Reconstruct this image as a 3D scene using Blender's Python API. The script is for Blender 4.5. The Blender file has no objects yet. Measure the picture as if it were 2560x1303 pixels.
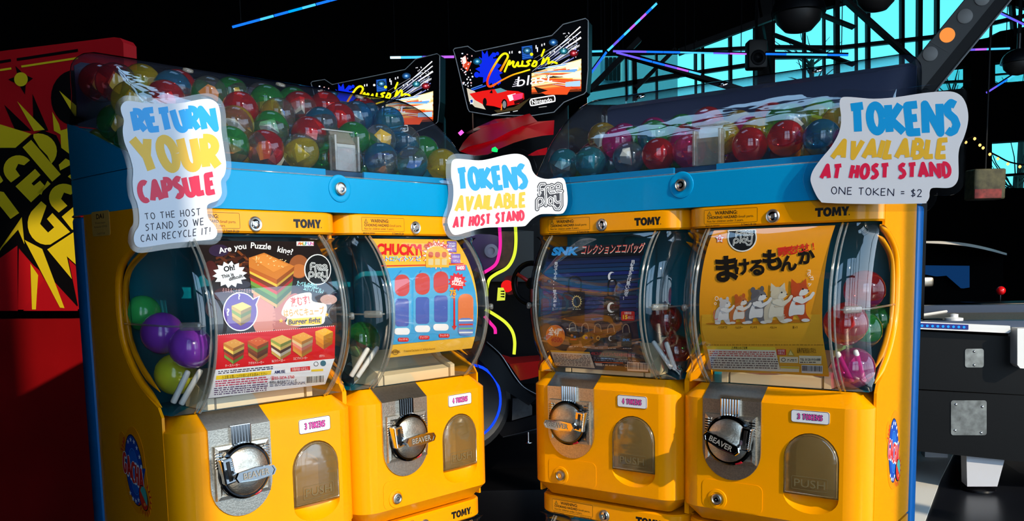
import bpy, bmesh, math, random
from mathutils import Vector, Matrix
from mathutils.geometry import tessellate_polygon, delaunay_2d_cdt

random.seed(7)
scene = bpy.context.scene
COL = scene.collection

# ------------------------------------------------------------------ camera
FPX, CYPX, PITCH, ROLL = 2208.257, 904.593, -0.108082, -0.020096     # measured from the photograph
HC = 1.13538                                                          # eye height above the floor
_cp, _sp, _cr, _sr = math.cos(PITCH), math.sin(PITCH), math.cos(ROLL), math.sin(ROLL)
FWD = Vector((0, _cp, _sp))
_u0 = Vector((0, -_sp, _cp)); _r0 = Vector((1, 0, 0))
RIGHT = _r0 * _cr + _u0 * _sr
UP = -_r0 * _sr + _u0 * _cr
CAMPOS = Vector((0, 0, HC))
cam_data = bpy.data.cameras.new('camera')
cam = bpy.data.objects.new('camera', cam_data)
COL.objects.link(cam)
m = Matrix((RIGHT, UP, -FWD)).transposed().to_4x4()
m.translation = CAMPOS
cam.matrix_world = m
cam_data.sensor_width = 36.0
cam_data.lens = FPX / 2560 * 36.0
cam_data.shift_y = (CYPX - 651.5) / 2560
cam_data.clip_start = 0.02
scene.camera = cam

# ------------------------------------------------------------------ world, sun, exposure
world = bpy.data.worlds.new('sky'); scene.world = world
world.use_nodes = True
wn = world.node_tree.nodes; wl = world.node_tree.links
bg = wn['Background']
tc = wn.new('ShaderNodeTexCoord'); sep = wn.new('ShaderNodeSeparateXYZ'); ramp = wn.new('ShaderNodeValToRGB')
wl.new(tc.outputs['Generated'], sep.inputs[0]); wl.new(sep.outputs['Z'], ramp.inputs[0]); wl.new(ramp.outputs[0], bg.inputs[0])
ramp.color_ramp.elements[0].position = 0.0; ramp.color_ramp.elements[0].color = (0.72, 0.87, 1.0, 1)
ramp.color_ramp.elements[1].position = 0.6; ramp.color_ramp.elements[1].color = (0.38, 0.66, 1.0, 1)
bg.inputs[1].default_value = 3.4

sun_d = bpy.data.lights.new('sun', 'SUN'); sun_d.energy = 3.7; sun_d.color = (1.0, 0.86, 0.64); sun_d.angle = 0.009
sun = bpy.data.objects.new('sun', sun_d); COL.objects.link(sun)
SUN_AZ = Vector((0.60, -0.80, 0)).normalized(); SUN_EL = math.radians(27)
sun.rotation_euler = (SUN_AZ * math.cos(SUN_EL) + Vector((0, 0, math.sin(SUN_EL)))).to_track_quat('Z', 'Y').to_euler()
sun.location = (4, -4, 4)

scene.view_settings.view_transform = 'Standard'
scene.view_settings.look = 'None'
scene.view_settings.exposure = 0.15
scene.view_settings.gamma = 1.0
scene.view_settings.use_curve_mapping = False
scene.cycles.transparent_max_bounces = 28
scene.cycles.max_bounces = 5
scene.cycles.diffuse_bounces = 2
scene.cycles.glossy_bounces = 2
scene.cycles.use_denoising = True
scene.cycles.use_adaptive_sampling = True
scene.cycles.adaptive_threshold = 0.05
scene.cycles.caustics_reflective = False
scene.cycles.caustics_refractive = False

# ------------------------------------------------------------------ picking helpers (photo pixel -> ray -> surface)
def ray(px, py):
    return FWD + RIGHT * ((px - 1280) / FPX) - UP * ((py - CYPX) / FPX)
def at(px, py, y):
    d = ray(px, py); return CAMPOS + d * (y / d.y)
def on_plane(px, py, P, N):
    d = ray(px, py); return CAMPOS + d * ((P - CAMPOS).dot(N) / d.dot(N))
def on_floor(px, py, z=0.0):
    d = ray(px, py); return CAMPOS + d * ((z - HC) / d.z)
def ZM(ox, oy, s):
    return lambda x, y: (ox + x / s, oy + y / s)

Z0 = 0.72                                   # height of the machines' own zero line above the floor
UNIT = [(-0.448075, 1.151107, 0.819250), (0.028363, 1.601070, -0.646619)]
UM = [Matrix.Translation((x, y, Z0)) @ Matrix.Rotation(a, 4, 'Z') for x, y, a in UNIT]
UMI = [q.inverted() for q in UM]
def on_unit(k, px, py, axis, val):
    o = UMI[k] @ CAMPOS; d = UMI[k].to_3x3() @ ray(px, py)
    return o + d * ((val - o[axis]) / d[axis])
VC, WC, RC = 0.122032, 0.346476, 0.159540   # the bulge of the machine windows (arc in depth over height)
def vf(w):
    return VC - math.sqrt(max(RC * RC - (w - WC) ** 2, 1e-6))
def on_window(k, px, py, off):
    v = -0.02
    for _ in range(22):
        P = on_unit(k, px, py, 1, v)
        v = 0.5 * v + 0.5 * (vf(min(max(P.z, .215), .475)) + off)
    return P

# ------------------------------------------------------------------ materials
MATS = {}
def _bsdf(name):
    m = bpy.data.materials.new(name); m.use_nodes = True
    return m, m.node_tree.nodes, m.node_tree.links, m.node_tree.nodes['Principled BSDF']
def lin(c):
    return tuple((x / 12.92 if x <= .04045 else ((x + .055) / 1.055) ** 2.4) for x in c)
def rgb(r, g, b):
    return lin((r / 255, g / 255, b / 255))
def mat(name, color, rough=0.5, metal=0.0, coat=0.0, noise=0.0, nscale=40, bump=0.0, spec=0.5):
    if name in MATS: return MATS[name]
    m, n, l, b = _bsdf(name)
    b.inputs['Base Color'].default_value = (*color, 1)
    b.inputs['Roughness'].default_value = rough
    b.inputs['Metallic'].default_value = metal
    b.inputs['Coat Weight'].default_value = coat
    b.inputs['Coat Roughness'].default_value = 0.06
    b.inputs['Specular IOR Level'].default_value = spec
    if noise or bump:
        t = n.new('ShaderNodeTexNoise'); t.inputs['Scale'].default_value = nscale; t.inputs['Detail'].default_value = 5
        tcn = n.new('ShaderNodeTexCoord'); l.new(tcn.outputs['Object'], t.inputs['Vector'])
        if noise:
            mx = n.new('ShaderNodeMixRGB'); mx.blend_type = 'MULTIPLY'; mx.inputs[0].default_value = 1
            mx.inputs[1].default_value = (*color, 1)
            rp = n.new('ShaderNodeMapRange'); rp.inputs['From Min'].default_value = .25; rp.inputs['From Max'].default_value = .75
            rp.inputs['To Min'].default_value = 1 - noise; rp.inputs['To Max'].default_value = 1 + noise * .4
            l.new(t.outputs['Fac'], rp.inputs['Value']); l.new(rp.outputs[0], mx.inputs[2]); l.new(mx.outputs[0], b.inputs['Base Color'])
        if bump:
            bp = n.new('ShaderNodeBump'); bp.inputs['Strength'].default_value = bump; bp.inputs['Distance'].default_value = .002
            l.new(t.outputs['Fac'], bp.inputs['Height']); l.new(bp.outputs[0], b.inputs['Normal'])
    MATS[name] = m; return m
def emit(name, color, strength):
    if name in MATS: return MATS[name]
    m = bpy.data.materials.new(name); m.use_nodes = True
    n = m.node_tree.nodes; n.remove(n['Principled BSDF'])
    e = n.new('ShaderNodeEmission'); e.inputs[0].default_value = (*color, 1); e.inputs[1].default_value = strength
    m.node_tree.links.new(e.outputs[0], n['Material Output'].inputs[0])
    m.cycles.emission_sampling = 'NONE'
    MATS[name] = m; return m
def clear(name, tint=(1, 1, 1), body=0.0, body_col=None, rough=0.03, refl=1.0, bump=0.0, bscale=8, ior=1.45):
    """thin see-through plastic: tinted transmission, a share of plastic body colour, fresnel gloss"""
    if name in MATS: return MATS[name]
    m = bpy.data.materials.new(name); m.use_nodes = True
    n = m.node_tree.nodes; l = m.node_tree.links; n.remove(n['Principled BSDF'])
    tr = n.new('ShaderNodeBsdfTransparent'); tr.inputs[0].default_value = (*tint, 1)
    last = tr.outputs[0]
    if body > 0:
        df = n.new('ShaderNodeBsdfDiffuse'); df.inputs[0].default_value = (*(body_col or tint), 1)
        tl = n.new('ShaderNodeBsdfTranslucent'); tl.inputs[0].default_value = (*(body_col or tint), 1)
        mm = n.new('ShaderNodeMixShader'); mm.inputs[0].default_value = .5
        l.new(df.outputs[0], mm.inputs[1]); l.new(tl.outputs[0], mm.inputs[2])
        m2 = n.new('ShaderNodeMixShader'); m2.inputs[0].default_value = body
        l.new(last, m2.inputs[1]); l.new(mm.outputs[0], m2.inputs[2]); last = m2.outputs[0]
    gl = n.new('ShaderNodeBsdfGlossy'); gl.inputs['Roughness'].default_value = rough
    lw = n.new('ShaderNodeLayerWeight'); lw.inputs['Blend'].default_value = .5          # thin sheet: same gloss from both faces
    pw = n.new('ShaderNodeMath'); pw.operation = 'POWER'; pw.inputs[1].default_value = 5.0; l.new(lw.outputs['Facing'], pw.inputs[0])
    f0 = ((ior - 1) / (ior + 1)) ** 2 * 1.7
    fr = n.new('ShaderNodeMath'); fr.operation = 'MULTIPLY_ADD'; fr.inputs[1].default_value = .8; fr.inputs[2].default_value = f0; l.new(pw.outputs[0], fr.inputs[0])
    if bump:
        t = n.new('ShaderNodeTexNoise'); t.inputs['Scale'].default_value = bscale; t.inputs['Detail'].default_value = 3
        mp = n.new('ShaderNodeMapping'); mp.inputs['Scale'].default_value = (.5, 1.4, 1.4)
        tcn = n.new('ShaderNodeTexCoord'); l.new(tcn.outputs['Object'], mp.inputs[0]); l.new(mp.outputs[0], t.inputs['Vector'])
        bp = n.new('ShaderNodeBump'); bp.inputs['Strength'].default_value = bump; bp.inputs['Distance'].default_value = .01
        l.new(t.outputs['Fac'], bp.inputs['Height']); l.new(bp.outputs[0], gl.inputs['Normal'])
    mu = n.new('ShaderNodeMath'); mu.operation = 'MULTIPLY'; mu.inputs[1].default_value = refl; mu.use_clamp = True
    l.new(fr.outputs[0], mu.inputs[0])
    mx = n.new('ShaderNodeMixShader'); l.new(mu.outputs[0], mx.inputs[0]); l.new(last, mx.inputs[1]); l.new(gl.outputs[0], mx.inputs[2])
    l.new(mx.outputs[0], n['Material Output'].inputs[0])
    MATS[name] = m; return m
def ink(c, gl=0.45):
    k = 'ink_%02x%02x%02x' % tuple(int(round(x)) for x in c)
    return mat(k, rgb(*c), gl)
def glow_ink(c, s=1.0):
    k = 'lit_%02x%02x%02x_%d' % (*[int(round(x)) for x in c], int(s * 100))
    return emit(k, rgb(*c), s)

# ------------------------------------------------------------------ mesh building
class MB:
    def __init__(s): s.v = []; s.f = []; s.mi = []; s.cur = 0
    def add(s, vs, fs):
        b = len(s.v); s.v += [tuple(p) for p in vs]
        for f in fs: s.f.append(tuple(b + i for i in f)); s.mi.append(s.cur)
        return s
    def box(s, x0, x1, y0, y1, z0, z1):
        vs = [(x, y, z) for z in (z0, z1) for y in (y0, y1) for x in (x0, x1)]
        return s.add(vs, [(0, 2, 3, 1), (4, 5, 7, 6), (0, 1, 5, 4), (2, 6, 7, 3), (0, 4, 6, 2), (1, 3, 7, 5)])
    def rbox(s, x0, x1, y0, y1, z0, z1, r=.004, seg=2, M=None):
        bm = bmesh.new(); bmesh.ops.create_cube(bm, size=1)
        for v in bm.verts:
            v.co = Vector(((x0 + x1) / 2 + v.co.x * (x1 - x0), (y0 + y1) / 2 + v.co.y * (y1 - y0), (z0 + z1) / 2 + v.co.z * (z1 - z0)))
        bmesh.ops.bevel(bm, geom=bm.edges[:], offset=r, segments=seg, profile=.5, affect='EDGES')
        s.bm(bm, M); return s
    def bm(s, bm, M=None):
        bm.verts.index_update()
        s.add([(M @ v.co) if M else v.co for v in bm.verts], [[v.index for v in f.verts] for f in bm.faces]); bm.free()
        return s
    def grid(s, rows, closed=False):
        n = len(rows[0]); vs = [p for r in rows for p in r]; fs = []
        for i in range(len(rows) - 1):
            for j in range(n if closed else n - 1):
                a = i * n + j; b = i * n + (j + 1) % n
                fs.append((a, b, b + n, a + n))
        return s.add(vs, fs)
    def tube(s, pts, r, n=8, closed=False, caps=True):
        pts = [Vector(p) for p in pts]; rows = []; N = len(pts); prev = None
        for i, p in enumerate(pts):
            a = pts[(i - 1) % N] if (i or closed) else pts[i]; b = pts[(i + 1) % N] if (i < N - 1 or closed) else pts[i]
            t = (b - a).normalized()
            if prev is None:
                ref = Vector((0, 0, 1)) if abs(t.z) < .9 else Vector((1, 0, 0)); x = t.cross(ref).normalized()
            else:
                x = (prev - t * prev.dot(t)).normalized()
            prev = x; y = t.cross(x); rr = r[i] if isinstance(r, (list, tuple)) else r
            rows.append([p + (x * math.cos(2 * math.pi * k / n) + y * math.sin(2 * math.pi * k / n)) * rr for k in range(n)])
        if closed: rows.append(rows[0])
        s.grid(rows, True)
        if caps and not closed:
            b = len(s.v); s.add(rows[0], [tuple(range(n))[::-1]]); s.add(rows[-1], [tuple(range(n))])
        return s
    def lathe(s, prof, cen, axis, n=24, ref=None):
        cen = Vector(cen); ax = Vector(axis).normalized()
        x = ax.orthogonal().normalized(); y = ax.cross(x); rows = []
        for r, h in prof:
            rows.append([cen + ax * h + (x * math.cos(2 * math.pi * k / n) + y * math.sin(2 * math.pi * k / n)) * r for k in range(n)])
        s.grid(rows, True)
        if prof[0][0] > 1e-5: s.add(rows[0], [tuple(range(n))[::-1]])
        if prof[-1][0] > 1e-5: s.add(rows[-1], [tuple(range(n))])
        return s
    def plate(s, outline, fn, t0=0.0, t1=None, holes=()):
        """flat outline (with holes) laid out by fn(x, y, t); t1 gives it thickness"""
        loops = [list(outline)] + [list(h) for h in holes]
        tri = tessellate_polygon([[Vector((x, y, 0)) for x, y in lp] for lp in loops])
        flat = [p for lp in loops for p in lp]
        s.add([fn(x, y, t0) for x, y in flat], tri)
        if t1 is not None:
            s.add([fn(x, y, t1) for x, y in flat], [t[::-1] for t in tri])
            for lp in loops:
                s.grid([[fn(x, y, t0) for x, y in lp], [fn(x, y, t1) for x, y in lp]], True)
        return s
    def mesh(s, name, mats, smooth=False):
        me = bpy.data.meshes.new(name); me.from_pydata(s.v, [], s.f); me.update()
        for m in (mats if isinstance(mats, (list, tuple)) else [mats]): me.materials.append(m)
        if any(s.mi): me.polygons.foreach_set('material_index', s.mi)
        bm = bmesh.new(); bm.from_mesh(me)
        bmesh.ops.remove_doubles(bm, verts=bm.verts, dist=1e-6)
        bmesh.ops.recalc_face_normals(bm, faces=bm.faces)
        bm.to_mesh(me); bm.free()
        if smooth:
            me.polygons.foreach_set('use_smooth', [True] * len(me.polygons))
            if smooth is not True: me.set_sharp_from_angle(angle=math.radians(smooth))
        return me
    def obj(s, name, mats, parent=None, smooth=False, label=None):
        return link(bpy.data.objects.new(name, s.mesh(name, mats, smooth)), parent, label)
def link(o, parent=None, label=None):
    COL.objects.link(o)
    if parent: o.parent = parent
    if label: o['label'] = label
    return o
def tag(o, label, cat, group=None):
    o['label'] = label; o['category'] = cat
    if group: o['group'] = group
    return o
def thing(name, label, cat, M=None, group=None):
    o = bpy.data.objects.new(name, None); COL.objects.link(o); o.empty_display_size = .05
    if M is not None: o.matrix_world = M
    return tag(o, label, cat, group)
def struct(o):
    o['kind'] = 'structure'; return o
def copy_tree(o, parent=None, skip=()):
    c = o.copy(); COL.objects.link(c); c.parent = parent
    for ch in list(o.children):
        if ch.name.split('.')[0] not in skip: copy_tree(ch, c, skip)
    return c
def chain(pts, n=6, closed=False):
    """smooth (Catmull-Rom) curve through points"""
    P = [Vector(p) for p in pts]; N = len(P); out = []
    for i in range(N if closed else N - 1):
        g = lambda k: P[k % N] if closed else P[min(max(k, 0), N - 1)]
        a, b, c, d = g(i - 1), g(i), g(i + 1), g(i + 2)
        for k in range(n):
            t = k / n
            out.append(.5 * ((2 * b) + (c - a) * t + (2 * a - 5 * b + 4 * c - d) * t * t + (3 * b - a - 3 * c + d) * t ** 3))
    if not closed: out.append(P[-1])
    return [tuple(p) for p in out]
def rrect(x0, x1, y0, y1, r, n=4):
    out = []
    for cx, cy, a in ((x1 - r, y1 - r, 0), (x0 + r, y1 - r, 90), (x0 + r, y0 + r, 180), (x1 - r, y0 + r, 270)):
        for k in range(n + 1):
            t = math.radians(a + 90 * k / n); out.append((cx + r * math.cos(t), cy + r * math.sin(t)))
    return out
def ellipse(cx, cy, rx, ry, n=28, rot=0.0):
    c, s_ = math.cos(rot), math.sin(rot); out = []
    for k in range(n):
        a = 2 * math.pi * k / n; x, y = rx * math.cos(a), ry * math.sin(a)
        out.append((cx + x * c - y * s_, cy + x * s_ + y * c))
    return out
def star(cx, cy, ro, ri, n, rot=0, sy=1.0):
    return [(cx + (ro if k % 2 == 0 else ri) * math.sin(rot + math.pi * k / n), cy - sy * (ro if k % 2 == 0 else ri) * math.cos(rot + math.pi * k / n)) for k in range(2 * n)]
def offset_loop(pts, d):
    N = len(pts); out = []
    area = sum(pts[i][0] * pts[(i + 1) % N][1] - pts[(i + 1) % N][0] * pts[i][1] for i in range(N))
    sg = 1 if area > 0 else -1
    for i in range(N):
        a, b = pts[i - 2], pts[(i + 2) % N]; t = Vector((b[0] - a[0], b[1] - a[1])).normalized()
        out.append((pts[i][0] + t.y * d * sg, pts[i][1] - t.x * d * sg))
    return out

# ------------------------------------------------------------------ lettering and flat print
_TC = {}
def text_mesh(s, bold=0.0):
    k = (s, round(bold, 4))
    if k not in _TC:
        c = bpy.data.curves.new('t', 'FONT'); c.body = s; c.offset = bold; c.resolution_u = 3
        o = bpy.data.objects.new('t', c); me = o.to_mesh()
        vs = [(v.co.x, v.co.y) for v in me.vertices]; fs = [tuple(p.vertices) for p in me.polygons]
        o.to_mesh_clear(); bpy.data.objects.remove(o); bpy.data.curves.remove(c)
        _TC[k] = (vs, fs)
    return _TC[k]
def arc(cx, cy, rx, ry, a0, a1, n=8):
    return [(cx + rx * math.cos(math.radians(a0 + (a1 - a0) * k / n)), cy + ry * math.sin(math.radians(a0 + (a1 - a0) * k / n))) for k in range(n + 1)]
SF = {  # stroke capitals: width, centre lines in a box of height 1
 'A': (.60, [[(0, 0), (.32, 1), (.60, 0)], [(.10, .30), (.52, .30)]]),
 'B': (.46, [[(0, 0), (.02, 1)], [(.02, 1)] + arc(.22, .77, .20, .23, 90, -90, 6) + [(.02, .54)], [(.02, .54)] + arc(.24, .27, .24, .27, 90, -90, 6) + [(0, 0)]]),
 'C': (.46, [arc(.30, .5, .30, .5, 55, 300, 10)]),
 'D': (.50, [[(0, 0), (.02, 1)], [(.02, 1)] + arc(.14, .5, .36, .5, 90, -90, 8) + [(0, 0)]]),
 'E': (.46, [[(.46, 1), (.03, .97), (0, 0), (.44, .03)], [(.02, .5), (.38, .53)]]),
 'G': (.50, [arc(.28, .5, .28, .5, 50, 300, 10) + [(.46, .16), (.48, .42), (.30, .42)]]),
 'H': (.46, [[(0, 0), (.03, 1)], [(.46, 0), (.43, 1)], [(.02, .5), (.45, .5)]]),
 'I': (.04, [[(.0, 0), (.03, 1)]]),
 'K': (.58, [[(0, 0), (.03, 1)], [(.56, 1), (.08, .46), (.60, 0)]]),
 'L': (.38, [[(.03, 1), (0, 0), (.38, .03)]]),
 'M': (.62, [[(0, 0), (.08, 1), (.31, .3), (.54, 1), (.62, 0)]]),
 'N': (.66, [[(0, 0), (.04, 1), (.62, 0), (.66, 1)]]),
 'O': (.54, [arc(.27, .5, .27, .5, 0, 360, 16)]),
 'P': (.44, [[(0, 0), (.03, 1)], [(.03, 1)] + arc(.20, .74, .24, .26, 90, -90, 6) + [(.02, .48)]]),
 'R': (.48, [[(0, 0), (.03, 1)], [(.03, 1)] + arc(.20, .74, .24, .26, 90, -90, 6) + [(.02, .48)], [(.16, .48), (.48, 0)]]),
 'S': (.44, [[(.42, .92), (.24, 1), (.06, .86), (.08, .66), (.34, .46), (.42, .26), (.30, .06), (.14, 0), (0, .08)]]),
 'T': (.52, [[(0, .95), (.52, 1)], [(.26, .97), (.23, 0)]]),
 'U': (.48, [[(0, 1), (0, .3)] + arc(.24, .28, .24, .28, 180, 360, 7) + [(.48, 1)]]),
 'V': (.52, [[(0, 1), (.24, 0), (.52, 1)]]),
 'W': (.74, [[(0, 1), (.18, 0), (.37, .8), (.56, 0), (.74, 1)]]),
 'Y': (.54, [[(0, 1), (.27, .45), (.25, 0)], [(.54, 1), (.27, .45)]]),
 '!': (.06, [[(.05, 1), (.03, .3)], [(.03, .06), (.03, 0)]]),
 '=': (.36, [[(0, .62), (.36, .64)], [(0, .34), (.36, .36)]]),
 '$': (.42, [[(.40, .86), (.20, .92), (.03, .78), (.20, .5), (.38, .36), (.36, .12), (.16, .06), (0, .14)], [(.24, 1.08), (.16, -.1)]]),
 '2': (.42, [[(0, .76), (.10, .98), (.34, .98), (.40, .76), (.30, .5), (0, 0), (.44, .02)]]),
 '3': (.40, [[(0, .92), (.22, 1), (.38, .84), (.34, .6), (.14, .53)], [(.14, .53), (.38, .42), (.38, .12), (.18, 0), (0, .08)]]),
 '4': (.44, [[(.32, 0), (.34, 1), (0, .32), (.46, .32)]]),
 ' ': (.26, []),
}
class Print:
    """flat artwork in photo pixels (y down) or local units; every item has a layer and a colour"""
    def __init__(s): s.items = []; s.st = {}
    def tris(s, vs, fs, col, lay): s.items.append((lay, col, list(vs), [tuple(f) for f in fs])); return s
    def poly(s, pts, col, lay=1):
        t = tessellate_polygon([[Vector((x, y, 0)) for x, y in pts]]); return s.tris(pts, t, col, lay)
    def rect(s, x0, y0, x1, y1, col, lay=1): return s.tris([(x0, y0), (x1, y0), (x1, y1), (x0, y1)], [(0, 1, 2, 3)], col, lay)
    def ring(s, pts, d, col, lay=1):
        o = offset_loop(pts, d); n = len(pts)
        return s.tris(list(pts) + o, [(i, (i + 1) % n, n + (i + 1) % n, n + i) for i in range(n)], col, lay)
    def stroke(s, pts, w, col, lay=1, cap=False):
        vs = []; fs = []; n = len(pts)
        for i in range(n - 1):
            a, b = Vector(pts[i]), Vector(pts[i + 1]); d = b - a
            if d.length < 1e-9: continue
            d.normalize(); q = Vector((-d.y, d.x))
            wa = (w[i] if isinstance(w, (list, tuple)) else w) / 2; wb = (w[i + 1] if isinstance(w, (list, tuple)) else w) / 2
            k = len(vs); vs += [tuple(a + q * wa), tuple(b + q * wb), tuple(b - q * wb), tuple(a - q * wa)]; fs.append((k, k + 1, k + 2, k + 3))
        for i in range(n):
            if 0 < i < n - 1 or cap:
                wi = (w[i] if isinstance(w, (list, tuple)) else w) / 2
                k = len(vs); vs += ellipse(pts[i][0], pts[i][1], wi, wi, 10); fs.append(tuple(range(k, k + 10)))
        V, F = s.st.setdefault((lay, col), ([], [])); k = len(V); V += vs; F += [tuple(k + i for i in f) for f in fs]
        return s
    def text(s, t, x, y, h, col, lay=2, bold=0.0, width=None, rot=0.0, shear=0.0, align='l', up=False):
        """x, y = left end of the base line; h = cap height; rot in degrees, anticlockwise as seen"""
        vs, fs = text_mesh(t, bold)
        if not vs: return s
        k = h / .70; x0 = min(v[0] for v in vs); x1 = max(v[0] for v in vs)
        kx = k if width is None else width / max(x1 - x0, 1e-6)
        off = {'l': 0, 'c': -.5, 'r': -1}[align] * (x1 - x0) * kx
        c, sn = math.cos(math.radians(rot)), math.sin(math.radians(rot)); out = []
        for vx, vy in vs:
            a = (vx - x0) * kx + off + shear * vy * k; b = vy * k
            gx, gy = a * c - b * sn, a * sn + b * c
            out.append((x + gx, y + gy if up else y - gy))
        return s.tris(out, fs, col, lay)
    def strokes_text(s, t, quad, thick, col, lay=2, gap=.16, outline=None, jit=0.0):
        """stroke capitals stretched into a quad TL, TR, BR, BL; thick in fractions of the height"""
        tw = sum(SF[c][0] for c in t) + (gap + thick) * (len(t) - 1) + thick
        TL, TR, BR, BL = [Vector(q) for q in quad]
        H = ((TL - BL).length + (TR - BR).length) / 2; Wd = ((TR - TL).length + (BR - BL).length) / 2
        kx = Wd / (tw * H)
        def mp(a, b):
            a /= tw; top = TL.lerp(TR, a); bot = BL.lerp(BR, a); return tuple(bot.lerp(top, b))
        x = thick / 2; rn = random.Random(len(t) * 7 + ord(t[0]))
        for c in t:
            wd, ss = SF[c]; j = rn.uniform(-jit, jit); j2 = rn.uniform(-jit, jit)
            for st in ss:
                pp = [mp(x + px + j * (py - .5), thick / 2 + (py + j2 * .3) * (1 - thick)) for px, py in st]
                if outline: s.stroke(pp, thick * H * outline[1] * min(1, kx + .15), outline[0], lay, True)
                s.stroke(pp, thick * H * min(1, (1 + kx) / 2), col, lay + (1 if outline else 0), False)
            x += wd + gap + thick
        return s
    def build(s, name, fn, parent, cuts=(), lit=None, label=None, gloss=.45, eps_merge=True):
        cols = []
        for (lay, col), (V, F) in s.st.items():          # strokes of one colour melt into one shape
            sc_ = 1.0 / max(max(abs(a) for p in V for a in p), 1e-6)
            F = [f if sum(V[f[i]][0] * V[f[(i + 1) % len(f)]][1] - V[f[(i + 1) % len(f)]][0] * V[f[i]][1] for i in range(len(f))) > 0 else f[::-1] for f in F]
            r = delaunay_2d_cdt([Vector((a * sc_, b * sc_)) for a, b in V], [], F, 1, 1e-7)
            s.items.append((lay, col, [(p.x / sc_, p.y / sc_) for p in r[0]], [tuple(f) for f, of in zip(r[2], r[5]) if of]))
        s.st = {}; cnt = {}; its = []
        for it in s.items:                                # a hair of height between prints on one layer
            c = cnt.get(it[0], 0); cnt[it[0]] = c + 1; its.append((it[0] + .85 * (c % 60) / 60, *it[1:]))
        s.items = its
        for it in s.items:
            if it[1] not in cols: cols.append(it[1])
        bm = bmesh.new()
        for lay, col, vs, fs in s.items:
            bv = [bm.verts.new((x, y, lay)) for x, y in vs]; mi = cols.index(col)
            for f in fs:
                try: q = bm.faces.new([bv[i] for i in f]); q.material_index = mi
                except ValueError: pass
        for c in cuts:
            bmesh.ops.bisect_plane(bm, geom=bm.verts[:] + bm.edges[:] + bm.faces[:], plane_co=(0, c, 0), plane_no=(0, 1, 0))
        for v in bm.verts: v.co = fn(v.co.x, v.co.y, v.co.z)
        me = bpy.data.meshes.new(name); bm.to_mesh(me); bm.free()
        for c in cols:
            me.materials.append(glow_ink(c, lit) if lit else ink(c, gloss))
        return link(bpy.data.objects.new(name, me), parent, label)
# ------------------------------------------------------------------ materials of the machines
YEL = mat('yellow_plastic', rgb(255, 162, 0), .28, coat=.12, noise=.05, nscale=9, spec=.28)
BLU = mat('blue_plastic', rgb(0, 146, 204), .32, coat=.08, noise=.05, nscale=9, spec=.2)
DBLU = mat('shell_blue', rgb(0, 112, 190), .35, spec=.25)
TEAL = mat('teal_liner', rgb(0, 108, 130), .3, spec=.4)
STEEL = mat('brushed_steel', rgb(205, 200, 190), .34, metal=1, noise=.15, nscale=260)
CAST = mat('cast_metal', rgb(205, 198, 184), .36, metal=1, noise=.30, nscale=420, bump=.15)
CHROME = mat('chrome', rgb(225, 225, 225), .10, metal=1)
DARK = mat('dark_gap', rgb(16, 14, 14), .4)
CREAM = mat('cream_plastic', rgb(226, 205, 165), .45)
WHITEP = mat('white_stick', rgb(222, 222, 218), .4)
CLEAR = clear('clear_window', (.97, .98, .98), body=.008, body_col=(.8, .85, .9), refl=1.5, rough=.015)
DOME = clear('clear_dome', (.93, .95, .98), body=.035, body_col=(.35, .5, .8), refl=1.8, rough=.02, bump=.30, bscale=9)
EDGE = clear('clear_edge', (.80, .82, .80), body=.22, body_col=(.85, .86, .82), refl=1.6, rough=.08)
LAM = clear('laminate', (.93, .95, .97), refl=1.0, rough=.04)
SMOKE = clear('smoky_flap', (.80, .70, .48), body=.42, body_col=rgb(200, 172, 112), refl=2.2, rough=.12, bump=.35, bscale=16)
FLAPIN = mat('chute_inside', rgb(190, 150, 80), .6)
BLACK = mat('black_print', (.006, .006, .006), .5)

def body_path(off, r=.035, W=.30, vb=.24, cen=None):
    """plan of a body with rounded front corners, from the left rear round the front to the right rear"""
    c = cen if cen is not None else r
    rr = max(r - off, .003); c += .0006; pts = [(c - rr, vb)]
    pts += [(c - rr * math.cos(math.radians(a)), c - .0006 - rr * math.sin(math.radians(a))) for a in range(0, 91, 15)]
    pts += [(W - c + rr * math.sin(math.radians(a)), c - .0006 - rr * math.cos(math.radians(a))) for a in range(0, 91, 15)]
    pts += [(W - c + rr, vb)]
    return pts
TRIM = [(.004, .2215), (.043, .234), (.099, .263), (.136, .300), (.152, .339), (.152, .396), (.135, .429), (.09, .4527), (.050, .4635)]
TRIMC = chain(TRIM, 5)
def trim_v(w):
    for (v0, w0), (v1, w1) in zip(TRIMC, TRIMC[1:]):
        if w0 <= w <= w1 and w1 > w0: return v0 + (v1 - v0) * (w - w0) / (w1 - w0)
    return .02
LW, LE = .221, .026      # ledge top of the lower body

def arch(cu, half, wb, n=14):
    wt = .1185
    return [(cu - half, wb)] + [(cu + half, wb + .0)] + [(cu + half * math.cos(math.pi * k / n), wt + half * math.sin(math.pi * k / n)) for k in range(n + 1)]
FLC, FLH, FLB = .2177, .0412, .0640
def fl_outline(d=0.0, n=14):
    h = FLH + d; return [(FLC + h, FLB - d)] + [(FLC + h * math.cos(math.pi * k / n), .1185 + h * math.sin(math.pi * k / n)) for k in range(n + 1)] + [(FLC - h, FLB - d)]
def scoop_arc(n=14, k=1.0):
    return [(FLC - FLH * math.cos(math.pi * i / n), FLB - .027 * k * math.sin(math.pi * i / n)) for i in range(n + 1)]
L3 = lambda u, w, t: (u, t, w)

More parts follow.
